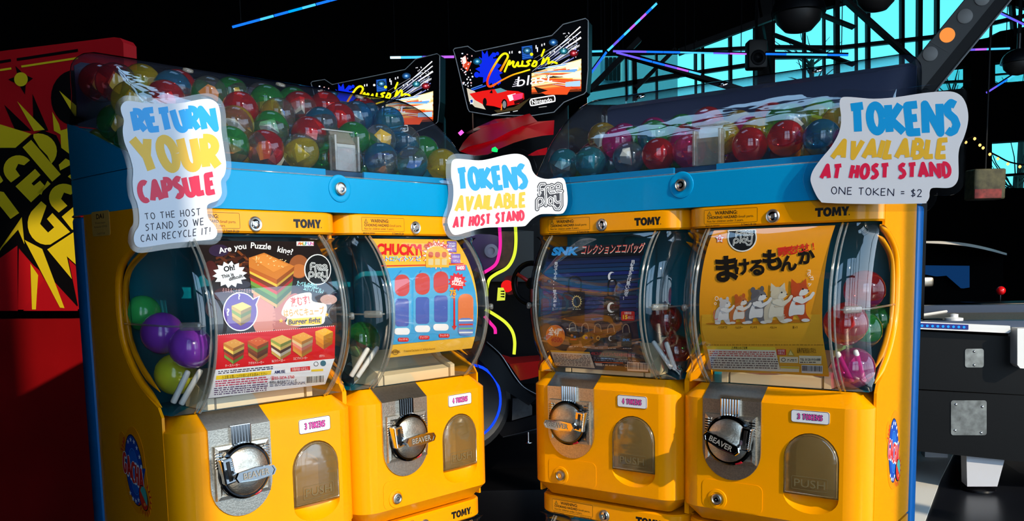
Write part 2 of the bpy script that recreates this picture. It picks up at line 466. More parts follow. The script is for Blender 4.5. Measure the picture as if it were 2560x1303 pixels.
def build_machine(M, label):
    root = thing('capsule_machine', label, 'capsule machine', M)
    # lower body with a hole for the chute
    b = MB(); rows = [(-.004, .026), (.022, 0), (.200, 0), (LW, LE)]
    ps = [[(u, v, w) for u, v in body_path(o)] for w, o in rows]
    b.grid(ps[0:2]); b.grid(ps[2:4])
    full = ps[1:3]; nn = len(full[0])
    b.grid([r[:8] for r in full]); b.grid([r[nn - 8:] for r in full])
    hole = fl_outline()[:-1] + scoop_arc()[:-1]
    b.plate([(.035, .022), (.265, .022), (.265, .200), (.035, .200)], lambda u, w, t: (u, 0.0, w), holes=[hole])
    b.add(ps[3], [tuple(range(nn))]); b.add(ps[0], [tuple(range(nn))[::-1]])
    b.obj('lower_body', YEL, root, 35)
    # header bar
    b = MB(); hp = [[(u, v - .0, w) for u, v in [(x, y + .02) for x, y in body_path(o, .036, vb=.21)]] for w, o in ((.469, .003), (.472, 0), (.4995, 0), (.5022, .003))]
    b.grid(hp); b.add(hp[0], [tuple(range(len(hp[0])))[::-1]]); b.add(hp[-1], [tuple(range(len(hp[0])))])
    b.obj('header', YEL, root, 35)
    # side panels with the window cut out, and their rims
    cut = [p for p in TRIMC if p[0] >= .036 or p[1] > .4]
    outl = [(.056, .5022), (.245, .5022), (.245, -.004), (.034, -.004), (.034, .221)] + [(max(v, .036), w) for v, w in cut] + [(.056, .4635)]
    for u0, u1, sd in ((0.0, .004, -1), (.296, .300, 1)):
        MB().plate(outl, lambda v, w, t: (t, v, w), u0, u1).obj('side_panel', YEL, root)
        uu = .0046 if sd < 0 else .2954
        RC_ = [p for p in TRIMC if p[0] > .040]; TAP = [.0054 * min(1, (i + .3) / 3, (len(RC_) - .7 - i) / 3) for i in range(len(RC_))]
        MB().tube([(uu - sd * .001, v, w) for v, w in RC_], TAP, 8).obj('window_rim', YEL, root, True)
        inn = [(v - .014, .345 + (w - .345) * .90) for v, w in TRIMC if v > .06]; TP2 = [.0042 * min(1, (i + .3) / 3, (len(inn) - .7 - i) / 3) for i in range(len(inn))]
        MB().tube([(uu - sd * .004, v, w) for v, w in inn], TP2, 8).obj('window_rim', YEL, root, True)
    # teal interior
    b = MB(); rows = []
    for i in range(9):
        w = .2225 + (.468 - .2225) * i / 8
        rows.append([(.008, .055, w), (.008, .10, w)] + [(.15 - .142 * math.cos(math.pi * k / 12), .125 + .047 * math.sin(math.pi * k / 12), w) for k in range(13)] + [(.292, .10, w), (.292, .055, w)])
    back = [r[2:-2] for r in rows]
    b.grid(back)
    fl = back[0]; b.add([(.010, .028, .2225), (.290, .028, .2225)] + fl[::-1], [tuple(range(len(fl) + 2))])
    tp = back[-1]; b.add([(.010, .03, .468), (.290, .03, .468)] + tp[::-1], [tuple(range(len(tp) + 2))])
    b.obj('inner_liner', TEAL, root, 40)
    MB().rbox(.120, .180, .135, .165, .224, .466, .008).obj('inner_column', TEAL, root, True)
    # the bulging clear window
    b = MB(); rows = []; NW = 26
    for i in range(NW + 1):
        w = .2235 + (.4665 - .2235) * i / NW; f = vf(w)
        vb = max(trim_v(w) - .012, f + .008); cb = min(.072, vb - f)
        left = [(.005, vb + (f + cb - vb) * k / 4, w) for k in range(4)]
        left += [(.049 - .044 * math.cos(math.radians(a)), f + cb - cb * math.sin(math.radians(a)), w) for a in range(0, 91, 10)]
        rows.append(left + [(.10, f, w), (.15, f, w), (.20, f, w)] + [(.30 - p[0], p[1], p[2]) for p in left[::-1]])
    b.grid(rows); wn_ = b.obj('window', CLEAR, root, True)
    for uu, dv, rr in ((.0475, -.0008, .0022), (.2525, -.0008, .0022), (.041, .0012, .0014), (.259, .0012, .0014)):
        MB().tube([(uu, vf(.2235 + .243 * i / 24) + dv, .2235 + .243 * i / 24) for i in range(25)], rr, 6).obj('window_rib', EDGE, root, True)
    r0 = rows[0]; MB().tube(r0, .0022, 6).obj('window_foot', EDGE, root, True)
    mid = rows[13]
    for seg, uu in ((mid[:12], .020), (mid[-12:], .280)):
        MB().tube(seg, .0015, 6).obj('window_seam', EDGE, root, True)
        pm = sorted(seg, key=lambda p: abs(p[0] - uu))[:2]; tt = (Vector(pm[0]) - Vector(pm[1])).normalized()
        ang = math.atan2(tt.y, tt.x); R3 = Matrix.Translation(pm[0]) @ Matrix.Rotation(ang, 4, 'Z')
        b = MB(); b.rbox(-.015, .015, -.0035, .0035, -.0055, .0055, .003, 3, R3); b.obj('window_clip', EDGE, root, True)
    # dispensing tray
    prof = [(.029, .2235), (.095, .2235), (.095, .275), (.052, .247), (.029, .239)]
    b = MB().plate(prof, lambda v, w, t: (t, v, w), .078, .222); b.obj('tray', CREAM, root)
    for u0 in (.064, .226):
        MB().plate([(.028, .2235), (.092, .2235), (.100, .285), (.088, .287), (.060, .258), (.028, .244)], lambda v, w, t: (t, v, w), u0, u0 + .010).obj('tray_cheek', CREAM, root)
    # steel plates
    fp = [(.0455, .2005), (.1413, .2005)] + [(.0934 + .0479 * math.cos(math.pi * k / 18), .121 - .0479 * math.sin(math.pi * k / 18)) for k in range(19)]
    MB().plate(fp, L3, -.0030, .0005).obj('coin_plate', CAST, root)
    MB().grid([[(.0455, -.003, .2005), (.1413, -.003, .2005)], [(.0455, .0255, .2222), (.1413, .0255, .2222)]]).grid([[(.0455, -.003, .2005), (.0455, .0255, .2222)], [(.0455, -.001, .2), (.0455, .0255, .2212)]]).obj('ledge_plate', STEEL, root)
    # coin base: stepped square with fluted corners
    b = MB()
    s0, s1, t0, t1 = .051, .136, .1010, .1780
    ring = lambda d, v: [(s0 + d, v, t0 + d), (s1 - d, v, t0 + d), (s1 - d, v, t1 - d), (s0 + d, v, t1 - d)]
    b.grid([ring(0, -.003), ring(.001, -.0075), ring(.006, -.0085), ring(.009, -.007)], True); b.add(ring(.009, -.007), [(0, 1, 2, 3)])
    b.obj('coin_base', CAST, root)
    b = MB()
    for sx in (-1, 1):
        for k in range(6):
            x = .0935 + sx * .0365; z = .147 + k * .0040
            b.rbox(x - .0055, x + .0055, -.0098, -.006, z, z + .0021, .0008, 1)
    b.obj('side_flutes', CHROME, root)['kind'] = 'stuff'
    b = MB()
    for k in range(7): b.tube([(.0795 + k * .0045, -.0062, .170), (.0795 + k * .0045, -.0062, .2025)], .0023, 6)
    b.box(.0775, .1087, -.005, -.0005, .170, .2030); b.obj('fluted_column', CHROME, root, 40)['kind'] = 'stuff'
    C = (.0935, 0, .1385)
    MB().lathe([(.037, .005), (.0395, .008), (.0395, .013), (.0365, .0155), (.0345, .0155), (.0345, .013)], C, (0, -1, 0), 36).obj('dial_ring', mat('black_chrome', rgb(70, 70, 72), .12, metal=1), root, 30)
    MB().lathe([(.0338, .007), (.0338, .016), (.031, .0185), (.015, .0205), (0, .0212)], C, (0, -1, 0), 36).obj('dial', CAST, root, 40)
    # chute
    b = MB()
    o = fl_outline(); b.grid([[(u, 0, w) for u, w in o], [(u, .055, w) for u, w in o]], True); b.add([(u, .055, w) for u, w in o], [tuple(range(len(o)))])
    b.obj('chute', FLAPIN, root)
    b = MB(); rows = []
    for i, k in enumerate((1, .75, .5, .25, 0)):
        rows.append([(FLC + (u - FLC), .016 * (1 - k ** 2) * math.sin(math.pi * j / 14) ** .5, FLB + (w - FLB) * k) for j, (u, w) in enumerate(scoop_arc())])
    b.grid(rows); b.obj('finger_scoop', YEL, root, True)
    b = MB(); o = fl_outline(-.0012); oc = (FLC, .11)
    rows = [[(oc[0] + (u - oc[0]) * k, vv, oc[1] + (w - oc[1]) * k) for u, w in o] for k, vv in ((1, .002), (.97, -.0015), (.90, -.0030), (.4, -.0042), (0.001, -.0045))]
    b.grid(rows, True); flap = b.obj('chute_flap', SMOKE, root, 50)
    MB().tube([(u, -.0016, w) for u, w in fl_outline(-.003)], .0013, 6, closed=True).obj('flap_rim', SMOKE, flap, True)
    pr = Print(); pr.text('PUSH', FLC, .078, .012, (118, 102, 68), 1, bold=.0, width=.046, align='c', up=True)
    pr.ring(rrect(FLC - .027, FLC + .027, .074, .094, .002, 2), -.0006, (118, 102, 68), 1)
    pr.build('push_lettering', lambda u, w, t: (u, -.0050, w), flap)
    # access panel and its lock
    MB().plate(rrect(.044, .144, .0235, .0695, .010), L3, -.0007, .0005).obj('access_panel', YEL, root)
    b = MB().lathe([(.0165, 0), (.0155, .0020), (.0115, .0024), (.0105, .0010)], (.0701, 0, .0389), (0, -1, 0), 28); b.obj('lock_boss', YEL, root, 40)
    lk = MB().lathe([(.0088, .0005), (.0088, .0048), (.0072, .0054), (.0058, .0040), (.0052, .0040)], (.0701, 0, .0389), (0, -1, 0), 24).obj('lock', STEEL, root, 40)
    MB().lathe([(.0040, .0042), (.0036, .0052), (.0012, .0052), (.0010, .0040)], (.0701, 0, .0389), (0, -1, 0), 16).obj('lock_core', CHROME, lk, 40)
    # header lock
    hl = MB().lathe([(.0108, -.001), (.0108, .0014), (.0096, .0026), (.0078, .0020)], (.1477, .02, .4819), (0, -1, 0), 28).obj('lock', STEEL, root, 40)
    MB().lathe([(.0078, .0010), (.0066, .0024), (.0035, .0030), (.0028, .0012), (0, .0012)], (.1477, .02, .4819), (0, -1, 0), 24).obj('lock_core', CHROME, hl, 40)
    # printed warning and maker's name
    k = (44, 26, 0); pr = Print()
    pr.ring(rrect(.0362, .1238, .4748, .4968, .002, 3), -.0005, k, 1)
    pr.poly([(.0412, .4875), (.0492, .4875), (.0452, .4948)], k, 1); pr.poly([(.0424, .4882), (.0480, .4882), (.0452, .4934)], (235, 165, 20), 2); pr.rect(.0448, .4888, .0456, .4918, k, 3)
    pr.text('WARNING:', .0545, .4888, .0054, k, 1, bold=.02, width=.0370, up=True)
    pr.text('CHOKING HAZARD', .0415, .4826, .0040, k, 1, bold=.024, width=.0500, up=True)
    pr.text('-Small parts.', .0920, .4826, .0036, k, 1, width=.0260, up=True)
    pr.text('Not for children under 3 years.', .0415, .4772, .0036, k, 1, width=.0600, up=True)
    pr.text('3 Years & Up', .0980, .4706, .0030, k, 1, bold=.01, width=.0240, up=True)
    pr.text('MADE IN TAIWAN', .0390, .4709, .0022, k, 1, bold=.01, width=.0230, up=True)
    pr.build('warning_print', lambda u, w, t: (u, .02 - t * .0002, w), root)
    pr = Print(); kx = .0490 / 3.94; X = lambda x, y: (.2110 + x * kx, .4777 + y * kx * 1.04); kk = (12, 12, 12)
    pr.poly([X(*p) for p in ((0, .70), (0, 1), (.98, 1), (.98, .70), (.66, .70), (.66, 0), (.32, 0), (.32, .70))], kk, 1)
    oo, oi = [X(*p) for p in ellipse(1.44, .5, .50, .52, 28)], [X(*p) for p in ellipse(1.44, .5, .17, .25, 28)]
    pr.tris(oo + oi, [(i, (i + 1) % 28, 28 + (i + 1) % 28, 28 + i) for i in range(28)], kk, 1)
    pr.poly([X(*p) for p in ((1.93, 0), (2.02, 1), (2.34, 1), (2.49, .52), (2.64, 1), (2.96, 1), (3.05, 0), (2.73, 0), (2.70, .50), (2.57, .10), (2.41, .10), (2.28, .50), (2.25, 0))], kk, 1)
    pr.poly([X(*p) for p in ((2.99, 1), (3.34, 1), (3.47, .70), (3.60, 1), (3.94, 1), (3.64, .42), (3.64, 0), (3.30, 0), (3.30, .42))], kk, 1)
    pr.poly([X(*p) for p in ellipse(3.93, .08, .07, .07, 8)], kk, 1)
    pr.build('name_print', lambda u, w, t: (u, .02 - t * .0002, w), root)
    return root

MNAMES = ['black burger puzzle poster, leftmost upper machine', 'yellow and blue poster', 'dark navy tote bag poster', 'orange poster of small standing animals, rightmost upper machine']
def mm_(k): return UM[k // 2] @ Matrix.Translation((.30 * (k % 2), 0, 0))
proto = build_machine(mm_(0), 'yellow machine with the ' + MNAMES[0])
machines = [proto]
for k in (1, 2, 3):
    o = copy_tree(proto); o.matrix_world = mm_(k); o['label'] = 'yellow machine with the ' + MNAMES[k]; machines.append(o)
for o in machines: o['group'] = 'upper row of capsule machines'
low_names = ['burger puzzle machine', 'machine with the yellow and blue poster', 'machine with the navy tote bag poster', 'machine with the orange animal poster']
for k in range(4):
    o = copy_tree(proto); o.matrix_world = mm_(k) @ Matrix.Translation((0, 0, -.5105))
    o['label'] = 'lower yellow machine showing only its top, under the ' + low_names[k]; o['group'] = 'lower row of capsule machines'

# each coin mechanism: turned handle, coin slot, price sticker
HROT = [2, 2, -2, -22]; SIDE = [-1, -1, 1, 1]
PRICE = ['3 TOKENS', '4 TOKENS', '4 TOKENS', '3 TOKENS']
STK = [[(746, 1048), (824, 1040), (825.5, 1075), (746, 1086)], [(1119.4, 988.8), (1177, 981), (1178, 1009), (1120, 1019)],
       [(1545, 986.6), (1618.4, 992.8), (1617.5, 1023.7), (1543, 1016)], [(1978.7, 1022.8), (2075, 1032), (2074, 1064.8), (1977.6, 1052.8)]]
for k, root in enumerate(machines):
    un = k // 2; du = .30 * (k % 2); cx, cz = .0935, .1385
    R = Matrix.Translation((cx, 0, cz)) @ Matrix.Rotation(math.radians(-HROT[k]), 4, 'Y')
    b = MB(); hx = [(-.032, 0), (-.028, -.007), (0, -.0095), (.028, -.007), (.032, 0), (.028, .007), (0, .0095), (-.028, .007)]
    rows = []
    for sc, v in ((.80, -.019), (.86, -.026), (1.0, -.040), (.96, -.0425), (.88, -.0425), (.86, -.0415)):
        rows.append([R @ Vector((x * sc, v, z * (sc if v > -.03 else sc))) for x, z in hx])
    b.grid(rows, True); b.add(rows[-1], [tuple(range(8))]); hd = b.obj('turn_handle', CHROME, root)
    pr = Print(); pr.text('BEAVER', 0, -.0042, .0085, (150, 146, 138), 1, bold=.02, width=.040, align='c', up=True)
    pr.build('handle_lettering', lambda u, w, t: R @ Vector((u, -.0421, w)), hd)
    s_ = SIDE[k]; R2 = Matrix.Translation((cx + s_ * .031, 0, cz + .006)) @ Matrix.Rotation(math.radians(8 * s_), 4, 'Y')
    b = MB(); b.rbox(-.0085, .0085, -.0245, -.010, -.018, .018, .002, 2, R2); sb = b.obj('coin_slot', CHROME, root)
    b = MB(); b.rbox(-.0028, .0028, -.0252, -.0235, -.014, .014, .0005, 1, R2); b.obj('slot_gap', DARK, sb)
    b = MB()
    for q in range(9): b.rbox(.0045, .0078, -.0256, -.0238, -.0135 + q * .003, -.0118 + q * .003, .0004, 1, R2)
    b.obj('slot_teeth', CHROME, sb)['kind'] = 'stuff'
    MB().tube([(cx + .012, -.0128, .103), (cx + .018, -.0132, .1045), (cx + .022, -.0135, .107)], .0022, 6).obj('red_dial_mark', mat('red_paint', rgb(190, 20, 40), .4), root, label='small red mark under the dial')
    q = [on_unit(un, x, y, 1, 0.0) for x, y in STK[k]]
    TL, TR, BR, BL = [(p.x - du, p.z) for p in q]
    u0, u1 = (TL[0] + BL[0]) / 2, (TR[0] + BR[0]) / 2; w1, w0 = (TL[1] + TR[1]) / 2, (BL[1] + BR[1]) / 2
    st = MB().plate(rrect(u0, u1, w0, w1, .004), L3, -.0012, -.0001).obj('price_sticker', mat('sticker_paper', rgb(232, 234, 240), .5), root, label='white sticker reading ' + PRICE[k])
    pr = Print(); pr.ring(rrect(u0, u1, w0, w1, .004), -.0007, (60, 40, 30), 1)
    hh = w1 - w0
    pr.strokes_text(PRICE[k], [(u0 + .010, w1 - hh * .27), (u1 - .010, w1 - hh * .27), (u1 - .010, w0 + hh * .27), (u0 + .010, w0 + hh * .27)], .17, (235, 80, 170), 2, gap=.10, outline=((70, 45, 85), 2.0))
    pr.build('price_lettering', lambda u, w, t: (u, -.0012 - t * .0002, w), st)

# the white feeder paddles in the lower near corners
def paddle(root, un, du, a, b_, v):
    p = on_unit(un, *a, 1, v); q = on_unit(un, *b_, 1, v + .012)
    P = Vector((p.x - du, p.y, p.z)); Q = Vector((q.x - du, q.y, max(q.z, .2285)))
    MB().tube([P + (Q - P) * t for t in (0, .03, .1, .5, .97, 1)], [.0022, .0036, .0042, .0042, .0042, .003], 8).obj('paddle', WHITEP, root, True, 'white plastic paddle')
for k, prs in enumerate(([((471, 927), (432, 1008)), ((503, 924), (452, 1012))], [((921, 870), (877, 942)), ((945, 867), (893, 944))],
                         [((1632, 853), (1680, 922)), ((1665, 855), (1688, 925))], [((2092, 880), (2132, 955)), ((2138, 875), (2160, 955))])):
    for a, b_ in prs: paddle(machines[k], k // 2, .30 * (k % 2), a, b_, .030)

# ------------------------------------------------------------------ round stickers on the outer sides
def gacha_sticker(k, cen, fn, name_label, mirror=1):
    """cen: centre (v, w) on the side panel; fn(v, w, t) lays it on the panel"""
    root = machines[k]
    cv, cw = cen; X = lambda x, y: (cv + mirror * x * .001, cw + y * .001)
    rn = random.Random(3)
    halo = [X(x, y) for x, y in chain([(-24, 48), (-10, 60), (10, 62), (30, 40), (36, 10), (40, -20), (46, -40), (36, -62), (20, -60), (0, -62), (-22, -48), (-34, -20), (-34, 10), (-46, 28), (-44, 46), (-34, 52)], 4, True)]
    st = MB().plate(halo, fn, 0.0, 1.0).obj('logo_sticker', mat('logo_backing', rgb(245, 145, 0), .35, spec=.25), root, label=name_label)
    pr = Print(); navy = (8, 70, 175); red = (225, 40, 35); wh = (240, 244, 250)
    pr.poly([X(*p) for p in ellipse(0, 0, 29, 52, 36, .12)], (10, 30, 70), 1)
    pr.poly([X(*p) for p in ellipse(0, 0, 27, 50, 36, .12)], navy, 2)
    pr.ring([X(*p) for p in ellipse(0, -2, 16, 34, 30, .12)], -.0012, (60, 150, 225), 3)
    pr.poly([X(*p) for p in ellipse(0, -2, 14, 31, 30, .12)], (20, 100, 200), 3)
    for x, y in ((-14, 40), (-5, 44), (5, 42), (13, 34), (20, 22), (-18, -36), (-10, -43), (-1, -45), (8, -42)):
        pr.poly([X(*p) for p in star(x, y, 4.2, 1.8, 5, math.pi)], wh, 4)
    pr.poly([X(*p) for p in ellipse(24, 8, 3, 3.5, 12)], wh, 4); pr.poly([X(*p) for p in ellipse(25, -2, 2.4, 2.8, 12)], wh, 4)
    pr.poly([X(*p) for p in ((26, 6), (36, 8), (27, -14))], navy, 2)
    for q in range(4):
        pr.poly([X(*p) for p in ((-42 + q * 4, 26 + q * 6), (-38 + q * 4.2, 28 + q * 6), (-26, 22 + q * 4))], red, 2)
    g = [(-36, 30), (34, 2), (30, -34), (-40, 2)]
    quad = [X(-34, 26), X(30, 4), X(28, -30), X(-36, -8)]
    if mirror < 0: quad = [X(-34, 26), X(30, 4), X(28, -30), X(-36, -8)]
    pr.strokes_text('GACHA', quad, .20, red, 6, gap=.02, outline=(wh, 1.55), jit=.12)
    cx, cy = 26, -36
    for q in range(11):
        a = math.radians(-150 + q * 20)
        pr.poly([X(cx + 17 * math.cos(a - .10), cy + 20 * math.sin(a - .10)), X(cx + 25 * math.cos(a), cy + 29 * math.sin(a)), X(cx + 17 * math.cos(a + .10), cy + 20 * math.sin(a + .10))], red, 2)
    pr.poly([X(*p) for p in ellipse(cx, cy, 13, 19, 28, .35)], (15, 25, 30), 8)
    pr.poly([X(*p) for p in ellipse(cx, cy, 11.5, 17.5, 28, .35)], (225, 45, 25), 9)
    pr.poly([X(*p) for p in [(cx + 11.5 * math.cos(a) * .96 + 1, cy + 17 * math.sin(a)) for a in [math.radians(-35 + 9 * j) for j in range(21)]]], (70, 175, 165), 10)
    pr.poly([X(*p) for p in ellipse(cx + 3, cy - 9, 3.5, 2.5, 12)], (255, 150, 60), 10)
    pr.build('logo_print', lambda v, w, t: fn(v, w, 1.0 + t * .5), st)
gacha_sticker(0, (.128, .136), lambda v, w, t: (-.0001 - t * .0003, v, w), 'round blue starred sticker with slanting red letters', -1)
gacha_sticker(3, (.137, .118), lambda v, w, t: (.3001 + t * .0003, v, w), 'round blue starred sticker with slanting red letters', 1)
# small paper tag on the left side
p0 = on_unit(0, 229, 531, 0, 0.0); p1 = on_unit(0, 277, 588, 0, 0.0)
tgm = MB().plate(rrect(p1.y, p0.y, p1.z, p0.z, .004), lambda v, w, t: (-.0001 - t * .0006, v, w), 0, 1).obj('asset_tag', mat('tag_tan', rgb(222, 170, 80), .6), machines[0], label='small tan tag reading DA1')
pr = Print(); hv = (p0.z - p1.z); cvx = (p0.y + p1.y) / 2
mv = lambda v, w, t: (-.0008 - t * .0002, 2 * cvx - v, w)
pr.text('DA1', cvx, p0.z - hv * .30, hv * .19, (70, 30, 5), 1, bold=.03, width=.026, align='c', up=True)
for i, s_ in enumerate(('Prototype', 'Release 07/02', 'CAPSTOR')):
    pr.text(s_, cvx, p0.z - hv * (.50 + .16 * i + (.12 if i == 2 else 0)), hv * .075, (110, 60, 15), 1, width=(.034, .044, .028)[i], align='c', up=True)
pr.build('tag_lettering', mv, tgm)

# ------------------------------------------------------------------ blue frame behind, hopper and dome above
DPROF = chain([(.023, .557), (.030, .580), (.043, .605), (.063, .632), (.091, .660), (.129, .691), (.165, .714), (.200, .729), (.232, .736), (.258, .733), (.271, .720), (.275, .700), (.275, .635)], 3)
hopper_names = ['left', 'right']
hoppers = []
for un in (0, 1):
    side = 'left one, heaped with clear capsules' if un == 0 else 'right one, with red and pink capsules'
    fr = thing('machine_frame', 'blue back frame and stand of the %s pair of capsule machines' % hopper_names[un], 'stand', UM[un])
    MB().rbox(-.004, .604, .2455, .282, -.56, .500, .006).obj('back_shell', DBLU, fr, 35)
    MB().rbox(.01, .59, .03, .245, -.62, -.5165, .006).obj('base_box', DBLU, fr, 35)
    for u in (.03, .57):
        for v in (.05, .26): MB().lathe([(.016, 0), (.016, .10), (.022, .101), (.022, .1035)], (u, v, -.617), (0, 0, -1), 16).obj('leg', DARK, fr, 40)
    hp = thing('capsule_hopper', 'blue bin with long clear dome, ' + side, 'capsule bin', UM[un]); hoppers.append(hp)
    b = MB(); rows = [[(u, v + .02, w) for u, v in body_path(o, .036, W=.60, vb=.262)] for w, o in ((.5024, .0), (.5550, 0), (.5562, .001))]
    b.grid(rows); b.add(rows[0], [tuple(range(len(rows[0])))[::-1]])
    fl = [(u, v, .5562) for u, v, w in rows[2]]; b.add(fl, [tuple(range(len(fl)))])
    b.obj('bin_body', BLU, hp, 35)
    for u0, u1 in ((.000, .004), (.596, .600)):
        MB().plate([(.056, .5565), (.281, .5565), (.281, .638), (.254, .632), (.106, .583), (.060, .568)], lambda v, w, t: (t, v, w), u0, u1).obj('side_wall', BLU, hp)
    MB().rbox(.0045, .5955, .277, .281, .5565, .634, .001).obj('rear_wall', BLU, hp)
    MB().plate([(.012, .6345), (.588, .6345), (.588, .722), (.578, .7285), (.022, .7285), (.012, .722)], L3, .2725, .2700).obj('dome_back', mat('dome_back_smoke', rgb(46, 56, 88), .45, spec=.3), hp)
    MB().box(.0045, .5955, .046, .276, .5566, .5690).obj('bin_floor', mat('bin_floor_blue', rgb(0, 60, 95), .5), hp)
    for u0, u1 in ((.030, .279), (.352, .570)):
        MB().rbox(u0, u1, .029, .034, .5563, .5685, .0008).obj('lip', BLU, hp)
    # front lock in its round recess
    lb = MB().lathe([(.0215, -.0008), (.0205, .0012), (.0165, .0022), (.0125, .0004)], (.297, .02, .5388), (0, -1, 0), 32).obj('lock_boss', BLU, hp, 40)
    lk = MB().lathe([(.0098, -.001), (.0098, .0042), (.0085, .0052), (.0072, .0040)], (.297, .02, .5388), (0, -1, 0), 28).obj('lock', STEEL, hp, 40)
    MB().lathe([(.0072, .002), (.0058, .0046), (.003, .0048), (.0026, .0025), (0, .0025)], (.297, .02, .5388), (0, -1, 0), 20).obj('lock_core', CHROME, lk, 40)
    # dome
    b = MB(); rows = []; RE = .022; cen = Vector((.16, .60))
    us = [0, .002, .006, .012, RE] + [RE + (.60 - 2 * RE) * k / 16 for k in range(1, 16)] + [.60 - RE, .588, .594, .598, .60]
    for u in us:
        d = min(u, .60 - u); ins = RE - math.sqrt(max(RE * RE - (RE - min(d, RE)) ** 2, 0)); row = []
        for i, (v, w) in enumerate(DPROF):
            a = DPROF[max(i - 1, 0)]; c = DPROF[min(i + 1, len(DPROF) - 1)]; t = Vector((c[0] - a[0], c[1] - a[1])).normalized()
            nx, nz = t.y, -t.x
            fade = min(1, (w - .557) / .05) if v < .1 else min(1, (w - .635) / .04)
            row.append((u, v + nx * ins * fade, w + nz * ins * fade))
        rows.append(row)
    b.grid(rows)
    for row, u in ((rows[0], .0), (rows[-1], .6)):
        e = list(row) + [(u, .254, .632), (u, .106, .583), (u, .056, .567)]
        lp = [(p[1], p[2]) for p in e]; b.plate(lp, lambda v, w, t, u=u: (u, v, w))
    b.obj('dome', DOME, hp, 50)
    MB().tube([(u, .0225, .5572) for u in (.03, .57)], .0014, 6).obj('dome_foot', EDGE, hp, True)
    for u in (.14, .30, .46):
        w = .717 + .0095
        MB().lathe([(.0085, .002), (.0075, -.0016), (.004, -.0026), (0, -.0028)], (u, .1735, .7185), (0, .42, -.9), 18).obj('rivet', CHROME if un else EDGE, hp, True)
    # clear catch standing in the gap of the lip
    for u in (.308, .352): MB().rbox(u - .0022, u + .0022, .040, .056, .5695, .625, .001).obj('catch_cheek', EDGE, hp)
    MB().rbox(.3105, .3495, .044, .0465, .5695, .612, .0008).obj('catch_plate', EDGE, hp)
    MB().plate([(.3105, .6125), (.3495, .6125), (.3495, .632), (.3105, .632)], lambda u, w, t: (u, .045 + (w - .612) * .8 + t, w), 0, .002).obj('catch_slope', EDGE, hp)
    MB().rbox(.300, .360, .064, .067, .633, .636, .0008).obj('catch_bar', EDGE, hp)
# ------------------------------------------------------------------ toy capsules
CC = {'red': (.80, .03, .04), 'green': (.05, .55, .12), 'yellow': (.85, .72, .04), 'blue': (.03, .32, .62), 'clear': (.93, .95, .95), 'teal': (.05, .42, .55),
      'magenta': (.75, .04, .42), 'pink': (.95, .18, .45), 'gold': (.72, .55, .08), 'purple': (.28, .05, .55), 'orange': (.95, .30, .04), 'lime': (.62, .66, .03)}
def cap_mat(c):
    if c == 'clear': return clear('capsule_clear', (.86, .89, .89), body=.05, body_col=(.8, .85, .85), refl=1.7, rough=.05)
    t = CC[c]; lt = tuple(min(1, .14 + .9 * x) for x in t)
    return clear('capsule_' + c, lt, body=.26, body_col=t, refl=1.6, rough=.05)
def solid_mat(c): return mat('capsule_solid_' + c, CC[c], .18, coat=.6)
def half_mesh(name, r, top, m, squash=1.0):
    b = MB(); prof = []
    if top: prof = [(r * 1.00, 0), (r * 1.0, r * .06)] + [(r * math.cos(math.radians(a)), r * squash * math.sin(math.radians(a))) for a in (10, 22, 36, 50, 64, 78, 88)] + [(0.0, r * squash)]
    else: prof = [(r * .985, r * .08), (r * .985, 0)] + [(r * .985 * math.cos(math.radians(a)), -r * .985 * math.sin(math.radians(a))) for a in (10, 22, 36, 50, 64, 78, 88)] + [(0.0, -r * .985)]
    n = 20; rows = [[(q * math.cos(2 * math.pi * k / n), q * math.sin(2 * math.pi * k / n), h) for k in range(n)] for q, h in prof]
    b.grid(rows, True)
    return b.mesh(name, m, 60)
_HM = {}
def half(r, top, c, solid=False):
    k = (r, top, c, solid)
    if k not in _HM: _HM[k] = half_mesh('upper_half' if top else 'lower_half', r, top, solid_mat(c) if solid else cap_mat(c))
    return _HM[k]
_TOY = []
for c in ((235, 190, 60), (220, 225, 230), (200, 70, 50), (70, 120, 200), (240, 240, 235), (220, 130, 40)):
    b = MB(); rn = random.Random(c[0] + c[1])
    pts = [(rn.uniform(-1, 1), rn.uniform(-1, 1), rn.uniform(-1, 1)) for _ in range(9)]
    bm_ = bmesh.new()
    for p in pts: bm_.verts.new(Vector(p).normalized() * .0165)
    bmesh.ops.convex_hull(bm_, input=bm_.verts); b.bm(bm_)
    _TOY.append(b.mesh('bagged_toy', mat('toy_%d_%d' % (c[0], c[1]), rgb(*c), .3)))
def ord_(n):
    return ['first', 'second', 'third', 'fourth', 'fifth', 'sixth', 'seventh', 'eighth', 'ninth', 'tenth', 'eleventh', 'twelfth', 'thirteenth', 'fourteenth', 'fifteenth', 'sixteenth', 'seventeenth', 'eighteenth', 'nineteenth', 'twentieth'][n] if n < 20 else '%dth' % (n + 1)
RB = .0285
